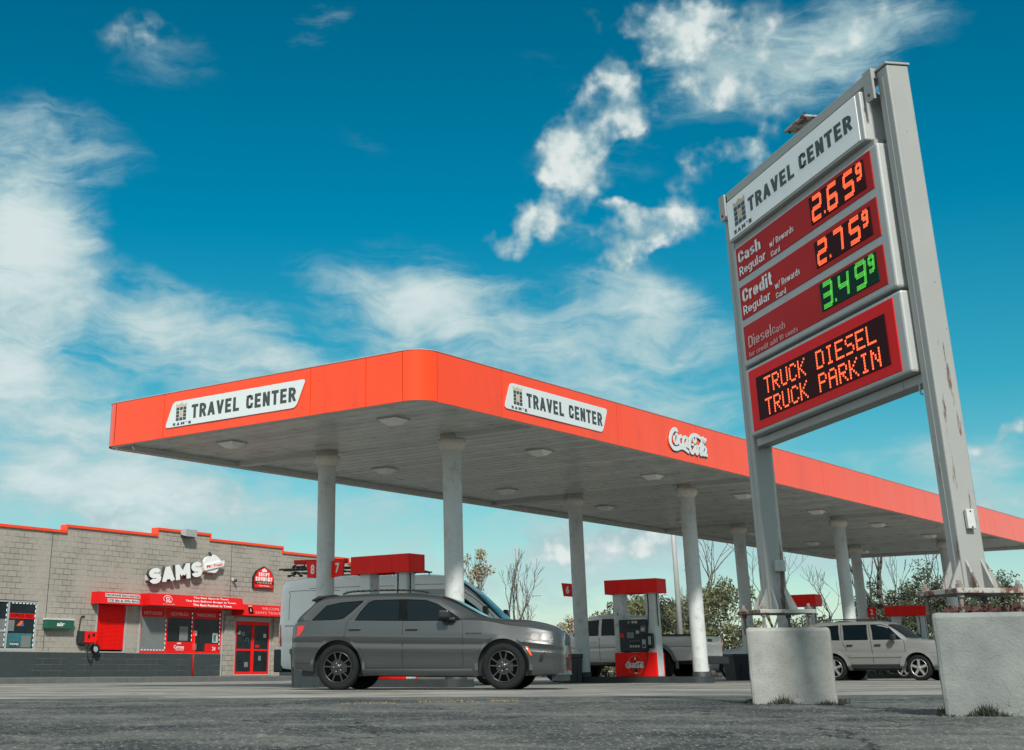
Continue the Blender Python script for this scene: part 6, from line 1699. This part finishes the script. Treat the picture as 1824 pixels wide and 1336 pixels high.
mb = MB(); mb.cbox((2.12, -.55, .62), (2.24, .55, .95), .02); mb.build('grille', 'dark', jeep)
for wx in JB.wheels:
    for s in (-1, 1): wheel(jeep, wx, s*.82, .37, .26, .23, s, 'rim_light', 'five')
hx, hy = 0.783, -0.622
# front wheel (near side) at about (15.9, 44.1)
c = (15.95 - 1.38*hx + .82*(-hy)*0 - .82*(hy), 44.2 - 1.38*hy + .82*hx)
place(jeep, (15.95 - 1.38*hx + .82*0.622, 44.2 + 1.38*0.622 + .82*0.783), math.atan2(hy, hx))

# ---- silver sedan nose, dark car with raised hood
def simple_car(name, label, paint, c, ang, hood=False):
    e = empty(name); tag(e, label, 'car')
    B = Body([(-2.3, .45, .85, .98, .72, .68, .5), (-2.2, .35, .92, 1.08, .84, .80, .6), (-1.8, .30, .95, 1.14, .89, .85, .62), (-1.3, .27, .95, 1.30, .90, .86, .60), (-.8, .26, .94, 1.43, .90, .86, .6), (0, .26, .92, 1.46, .90, .86, .6), (.4, .26, .91, 1.38, .90, .86, .6), (.9, .26, .90, 1.10, .90, .85, .6), (1.15, .27, .88, .98, .90, .84, .64),
              (1.6, .28, .80, .93, .89, .82, .62), (2.0, .28, .70, .84, .84, .76, .58), (2.2, .30, .62, .74, .74, .66, .5), (2.28, .34, .55, .62, .6, .54, .42)], (-1.35, 1.40), .39, .33, .012)
    B.build('body', paint, e)
    mb = MB(); mb.box((-2.0, -.74, .22), (2.0, .74, .5)); mb.build('underbody', 'black', e)
    drape(B, [(-1.25, .98), (-.85, 1.30), (-.28, 1.36), (-.25, .98)], .006, 'side_window', 'car_glass', e); drape(B, [(-.19, .98), (-.19, 1.36), (.3, 1.30), (.82, .99)], .006, 'side_window', 'car_glass', e)
    drape_top(B, .42, 1.06, lambda x: B.par(x)[5], .006, 'windshield', 'car_glass', e)
    drape(B, [(1.75, .64), (1.80, .74), (2.05, .70), (2.18, .60), (2.05, .58)], .008, 'headlight', 'lamp_clear', e, rows=3)
    mb = MB(); mb.box((2.22, -.4, .42), (2.295, .4, .54)); mb.build('grille', 'black', e)
    drape(B, [(-2.25, .78), (-2.2, .9), (-2.0, .9), (-2.0, .78)], .008, 'tail_light', 'lamp_red', e, rows=3)
    if hood:
        mb = MB(); q = Matrix.Translation((1.12, 0, 1.0)) @ Matrix.Rotation(-R(52), 4, 'Y')
        mb.prism(rounded([(0, -.66), (1.05, -.60), (1.10, .60), (0, .66)], .08), 0.0, .03, 0, q, axes='xy'); mb.prism(rounded([(0.06, -.60), (.98, -.54), (1.03, .54), (0.06, .60)], .08), -.012, -.002, 1, q, axes='xy')
        mb.build('raised_hood', [paint, 'black'], e)
    for wx in B.wheels:
        for s in (-1, 1): wheel(e, wx, s*.80, .33, .22, .21, s, 'rim_light', 'five')
    place(e, c, ang); return e
simple_car('sedan_car', 'silver sedan whose nose shows beside the wide dark bin', 'paint_silver', (13.87, 52.7), math.atan2(.622, -.783)).scale = (1.1, 1.1, 1.12)
simple_car('hatchback_car', 'dark car with raised hood behind the silver boxy SUV', 'paint_dark', (20.9, 55.0), math.atan2(.62, -.78), True)
# ---------------------------------------------------------------- trees, poles, grass
def branch(mb, p, d, L, r, depth, rng, tips, spread=0.55, up=0.12, nseg=4, mins=0.012):
    pts = [p.copy()]; rs = [r]
    for i in range(nseg):
        d = (d + Vector((rng.uniform(-.22, .22), rng.uniform(-.22, .22), rng.uniform(-.08, .15) + up*0.5))).normalized()
        p = p + d * (L / nseg); pts.append(p.copy()); rs.append(max(.011, r * (1 - 0.45*(i+1)/nseg)))
    mb.tube(pts, rs, 6 if r > .05 else 4)
    if depth == 0 or r < mins: tips.append((p.copy(), d.copy())); return
    n = rng.choice([2, 3, 3])
    for i in range(n):
        ang = rng.uniform(0, 6.28); t = Vector((math.cos(ang), math.sin(ang), 0)); nd = (d + t*spread*rng.uniform(.6, 1.3)).normalized()
        branch(mb, p.copy(), nd, L*rng.uniform(.62, .85), rs[-1]*rng.uniform(.65, .85), depth-1, rng, tips, spread, up, nseg, mins)
    if rng.random() < .7:
        q = pts[len(pts)//2]; ang = rng.uniform(0, 6.28); nd = (d*.6 + Vector((math.cos(ang), math.sin(ang), .3))).normalized()
        branch(mb, q.copy(), nd, L*.5, rs[len(rs)//2]*.5, max(0, depth-2), rng, tips, spread, up, nseg, mins)
def leaves(mb, centre, rad, n, size, rng, mi=0):
    for _ in range(n):
        while True:
            v = Vector((rng.uniform(-1, 1), rng.uniform(-1, 1), rng.uniform(-1, 1)))
            if v.length <= 1: break
        c = centre + v * rad; s = size * rng.uniform(.5, 1.3)
        a = Vector((rng.gauss(0, 1), rng.gauss(0, 1), rng.gauss(0, 1))).normalized(); b = a.cross(Vector((rng.gauss(0, 1), rng.gauss(0, 1), rng.gauss(0, 1)))).normalized()
        mb.add([c - a*s, c + b*s*.55, c + a*s, c - b*s*.55], [(0, 1, 2, 3)], mi)
def make_tree(x, y, h, kind, seed, label, group=None, name='tree', trunk_r=.12, lean=(0, 0), dep=4):
    rng = random.Random(seed); e = empty(name, (x, y, 0)); tips = []
    mb = MB()
    branch(mb, Vector((0, 0, -.1)), Vector((lean[0], lean[1], 1)).normalized(), h*.38, trunk_r * 1.7, dep, rng, tips, .45 if kind != 'wide' else .8, .14, 5)
    mb.build('trunk', 'bark_dark' if kind == 'dark' else 'bark', e)
    if kind == 'tuft':
        mb = MB()
        for p, d in tips:
            if rng.random() < .45: leaves(mb, p, .28, rng.randint(12, 26), .10, rng)
        if mb.v: mb.build('crown', 'leaf_brown', e, recalc=False)
    tag(e, label, 'tree', group); return e
def make_bush(x, y, h, w, kind, seed, label, group=None, dens=1.0, lf=.11, name='shrub_tree', dp=None):
    rng = random.Random(seed); e = empty(name, (x, y, 0)); mb = MB(); tips = []
    for i in range(5):
        a = rng.uniform(0, 6.28)
        branch(mb, Vector((rng.uniform(-.3, .3), rng.uniform(-.3, .3), -.1)), Vector((math.cos(a)*.5, math.sin(a)*.5, 1)).normalized(), h*.42, .05, 2, rng, tips, .6, .1, 4)
    mb.build('trunk', 'bark_dark', e)
    mb = MB(); dp = dp or w
    nclump = int(34 * dens * max(1, w / 3))
    for i in range(nclump):
        t = rng.uniform(0, 6.28); zz = rng.random()
        env = math.sin(math.pi * min(1, .18 + .80*zz)) ** .55
        rr = math.sqrt(rng.random()) * env
        c = Vector((math.cos(t)*rr*w/2, math.sin(t)*rr*dp/2, .15 + zz*(h*rng.uniform(.80, 1.06) - .3)))
        leaves(mb, c, rng.uniform(.25, .6) * (h/3.0)**.5, rng.randint(50, 150), lf, rng)
    for p, d in tips:
        if p.z > h*.6: leaves(mb, p, .25, 30, lf, rng)
    mb.build('crown', {'green': 'leaf_green', 'dark': 'leaf_dark', 'brown': 'leaf_brown'}[kind], e, recalc=False)
    tag(e, label, 'shrub', group); return e
def PXX(px, Y): return (px - 712) / 2559.0 * Y
# bare / half bare trees between the SUV and the canopy
make_tree(PXX(872, 78), 78, 5.6, 'tuft', 11, 'half-bare tree with brown leaf tufts rising behind the white van nose', name='bare_tree', lean=(.1, 0), dep=4)
make_tree(PXX(915, 82), 82, 6.1, 'bare', 23, 'thin bare tree with upright twigs between the van and the column numbered six', name='bare_tree', dep=4)
make_tree(PXX(940, 80), 80, 4.6, 'bare', 5, 'small bare tree with forked stems just right of the thin upright one', name='bare_tree', trunk_r=.09)
make_tree(PXX(1268, 74), 74, 7.6, 'bare', 31, 'leafless tree rising from the dense green bush left of the left sign post', name='bare_tree', trunk_r=.11)
make_tree(PXX(1190, 84), 84, 4.6, 'bare', 35, 'low leafless tree behind the light pole', name='bare_tree', trunk_r=.07)
make_tree(PXX(1345, 90), 90, 8.0, 'wide', 37, 'leafless tree spreading behind the left sign post', name='bare_tree', trunk_r=.12, lean=(.5, 0))
make_tree(PXX(1500, 88), 88, 6.5, 'wide', 41, 'leafless leaning tree with long bare limb right of the left sign post', name='bare_tree', lean=(-.9, 0))
make_tree(PXX(1575, 86), 86, 9.0, 'bare', 43, 'tall bare tree with slender stems beside the column numbered two', name='bare_tree', trunk_r=.13)
make_tree(PXX(1632, 84), 84, 10.0, 'dark', 47, 'thick forked bare tree above the farthest red pump topper', name='bare_tree', trunk_r=.20, lean=(-.25, 0), dep=5)
make_tree(PXX(1655, 88), 88, 9.0, 'dark', 53, 'bare tree directly left of the near sign post', name='bare_tree', trunk_r=.14)
bl = [ (1010, 76, 2.6, 3.4, 'brown', 1, 'brownish bush right of the grey SUV hood'), (1040, 78, 3.2, 3.0, 'brown', 2, 'tall brown-green bush behind the column numbered six'),
 (1078, 80, 3.0, 3.6, 'brown', 3, 'pale brown-green bush above the pickup cab'), (1118, 78, 4.0, 4.2, 'green', 4, 'green bush seen between the pillars of the round-badge dispenser'),
 (1160, 80, 4.4, 4.2, 'green', 5, 'green bush behind the right pillar of the round-badge dispenser'), (1196, 78, 4.3, 3.6, 'dark', 6, 'dark bush left of the light pole'),
 (1232, 80, 3.6, 3.4, 'dark', 7, 'dark bush right of the light pole'), (1284, 70, 4.5, 4.6, 'green', 8, 'dense green bush behind the pickup tailgate'),
 (1330, 80, 2.6, 3.6, 'dark', 9, 'low bush behind the left concrete pedestal'), (1395, 86, 2.4, 4.5, 'dark', 10, 'low bush seen under the left base plate'), (1455, 88, 3.4, 5.0, 'dark', 12, 'low dark bush above the silver boxy SUV roof'),
 (1510, 90, 3.2, 4.5, 'dark', 13, 'dark bush between the paired columns on the right'), (1562, 86, 4.6, 4.5, 'dark', 14, 'leafy bush right of the column numbered two'), (1605, 84, 4.2, 4.5, 'dark', 15, 'dark leafy bush behind the farthest red pump topper'),
 (1650, 84, 6.0, 4.0, 'dark', 16, 'tall leafy bush left of the near base plate'), (1700, 86, 4.8, 5.0, 'dark', 17, 'dark bush seen under the near base plate'), (1750, 84, 4.8, 4.6, 'dark', 18, 'dark bush right of the near sign post'), (1800, 82, 5.4, 5.0, 'dark', 19, 'dark tall bush at the right edge of the photo'),
 (1850, 82, 5.0, 5.0, 'dark', 20, None), (965, 90, 1.7, 4.5, 'brown', 21, 'low brown bush just above the grey SUV hood')]
for px, Y, h, w, kd, sd, lab in bl:
    if lab is None: continue
    make_bush(PXX(px, Y), Y, h, w, kd, sd, lab, 'bushes behind the station', dens=1.35 if kd != 'brown' else .8, lf=.085)
# light poles
e = empty('light_pole', (PXX(1213, 62), 62, 0)); tag(e, 'tall pale light pole standing behind the pickup bed', 'light pole')
mb = MB(); mb.cyl((0, 0, 0), (0, 0, 9.5), .13, .08, n=14); mb.build('pole', 'grey_metal', e)
mb = MB(); mb.cbox((-.5, -.12, 9.5), (.5, .12, 9.62), .02); mb.build('lamp_head', 'grey_metal', e)
e = empty('street_lamp', (PXX(922, 96), 96, 0)); tag(e, 'distant slim grey street lamp with one arm behind the bare trees', 'street lamp')
mb = MB(); mb.cyl((0, 0, 0), (0, 0, 8.6), .09, .05, n=10); mb.build('pole', 'grey_metal', e)
mb = MB(); mb.tube([(0, 0, 3.4), (.5, 0, 4.6), (1.1, 0, 5.15)], .035, 6); mb.cbox((1.0, -.1, 5.12), (1.6, .1, 5.2), .02); mb.build('lamp_head', 'grey_metal', e)
# grass tufts round the pedestals
rng = random.Random(77)
def tufts(c, rot, w, n, name, label):
    mb = MB(); q = Matrix.Translation((c[0], c[1], 0)) @ Matrix.Rotation(rot, 4, 'Z')
    for _ in range(n):
        side = rng.randrange(4); t = rng.uniform(-w/2 - .03, w/2 + .03); o_ = w/2 + abs(rng.gauss(.012, .03))
        x, y = ((t, -o_), (o_, t), (t, o_), (-o_, t))[side]
        h = rng.uniform(.012, .05) * (0.35 + 1.6*max(0, .5 + 1.2*mnoise.noise(Vector((x*5, y*5, 0))))); a = rng.uniform(0, 6.28); ww = rng.uniform(.003, .007)
        dx, dy = math.cos(a)*ww, math.sin(a)*ww; lx_, ly_ = rng.gauss(0, .02), rng.gauss(0, .02)
        mb.add([(x-dx, y-dy, 0), (x+dx, y+dy, 0), (x+dx*.6+lx_*.5, y+dy*.6+ly_*.5, h*.6), (x+lx_, y+ly_, h), (x-dx*.6+lx_*.5, y-dy*.6+ly_*.5, h*.6)], [(0, 1, 2, 3, 4)], 0, False, q)
    o = mb.build(name, 'grass', recalc=False); tag(o, label, 'grass', kind='stuff')
tufts((3.60, 13.26), R(-16), .74, 2200, 'grass', 'low weeds and grass around the foot of the left concrete pedestal')
tufts((4.06, 9.72), R(-26), .74, 3000, 'grass', 'low weeds and grass around the foot of the right concrete pedestal')
mb = MB()
for _ in range(260):
    x, y = rng.uniform(-.30, .33), rng.uniform(-.33, .33); c = Vector((x, y, .668 + rng.uniform(.0, .03))); leaves(mb, c, .01, 1, .028, rng)
o = mb.build('leaf_litter', 'litter', recalc=False); o.location = (4.06, 9.72, 0); o.rotation_euler = (0, 0, R(-26)); tag(o, 'dead reddish leaves lying on top of the near concrete pedestal', 'leaf litter', kind='stuff')
# loose gravel and crumbs on the asphalt
mb = MB()
for _ in range(900):
    Y = 4.5 + 16 * rng.random() ** 1.5; X = rng.uniform(-.30, .46) * Y; s = rng.uniform(.002, .006)
    v = [Vector((X + s*rng.uniform(.6, 1.3)*a, Y + s*rng.uniform(.6, 1.3)*b, s*c_*.8)) for a, b, c_ in ((1, 0, 0), (0, 1, 0), (-1, 0, 0), (0, -1, 0), (0, 0, 1))]
    mb.add(v, [(0, 1, 4), (1, 2, 4), (2, 3, 4), (3, 0, 4)])
o = mb.build('gravel', 'gravel', recalc=False); tag(o, 'scattered small gravel on the asphalt', 'gravel', kind='stuff')

rng = random.Random(5)
mb = MB()
for _ in range(1500):
    X = rng.uniform(-.9, 1.3); Y = 14.6 + .5*math.sin(X*2.1) + rng.gauss(0, .12) + (X*.25)
    if mnoise.noise(Vector((X*3, 2.2, 0))) < -.05: continue
    h = rng.uniform(.006, .03); a = rng.uniform(0, 6.28); ww = .004; dx, dy = math.cos(a)*ww, math.sin(a)*ww; l1, l2 = rng.gauss(0, .015), rng.gauss(0, .015)
    mb.add([(X-dx, Y-dy, .01), (X+dx, Y+dy, .01), (X+l1, Y+l2, .01+h)], [(0, 1, 2)])
o = mb.build('dry_weeds', 'leaf_brown', recalc=False); tag(o, 'dry tan weeds growing in a crack of the asphalt in front of the grey SUV', 'weeds', kind='stuff')
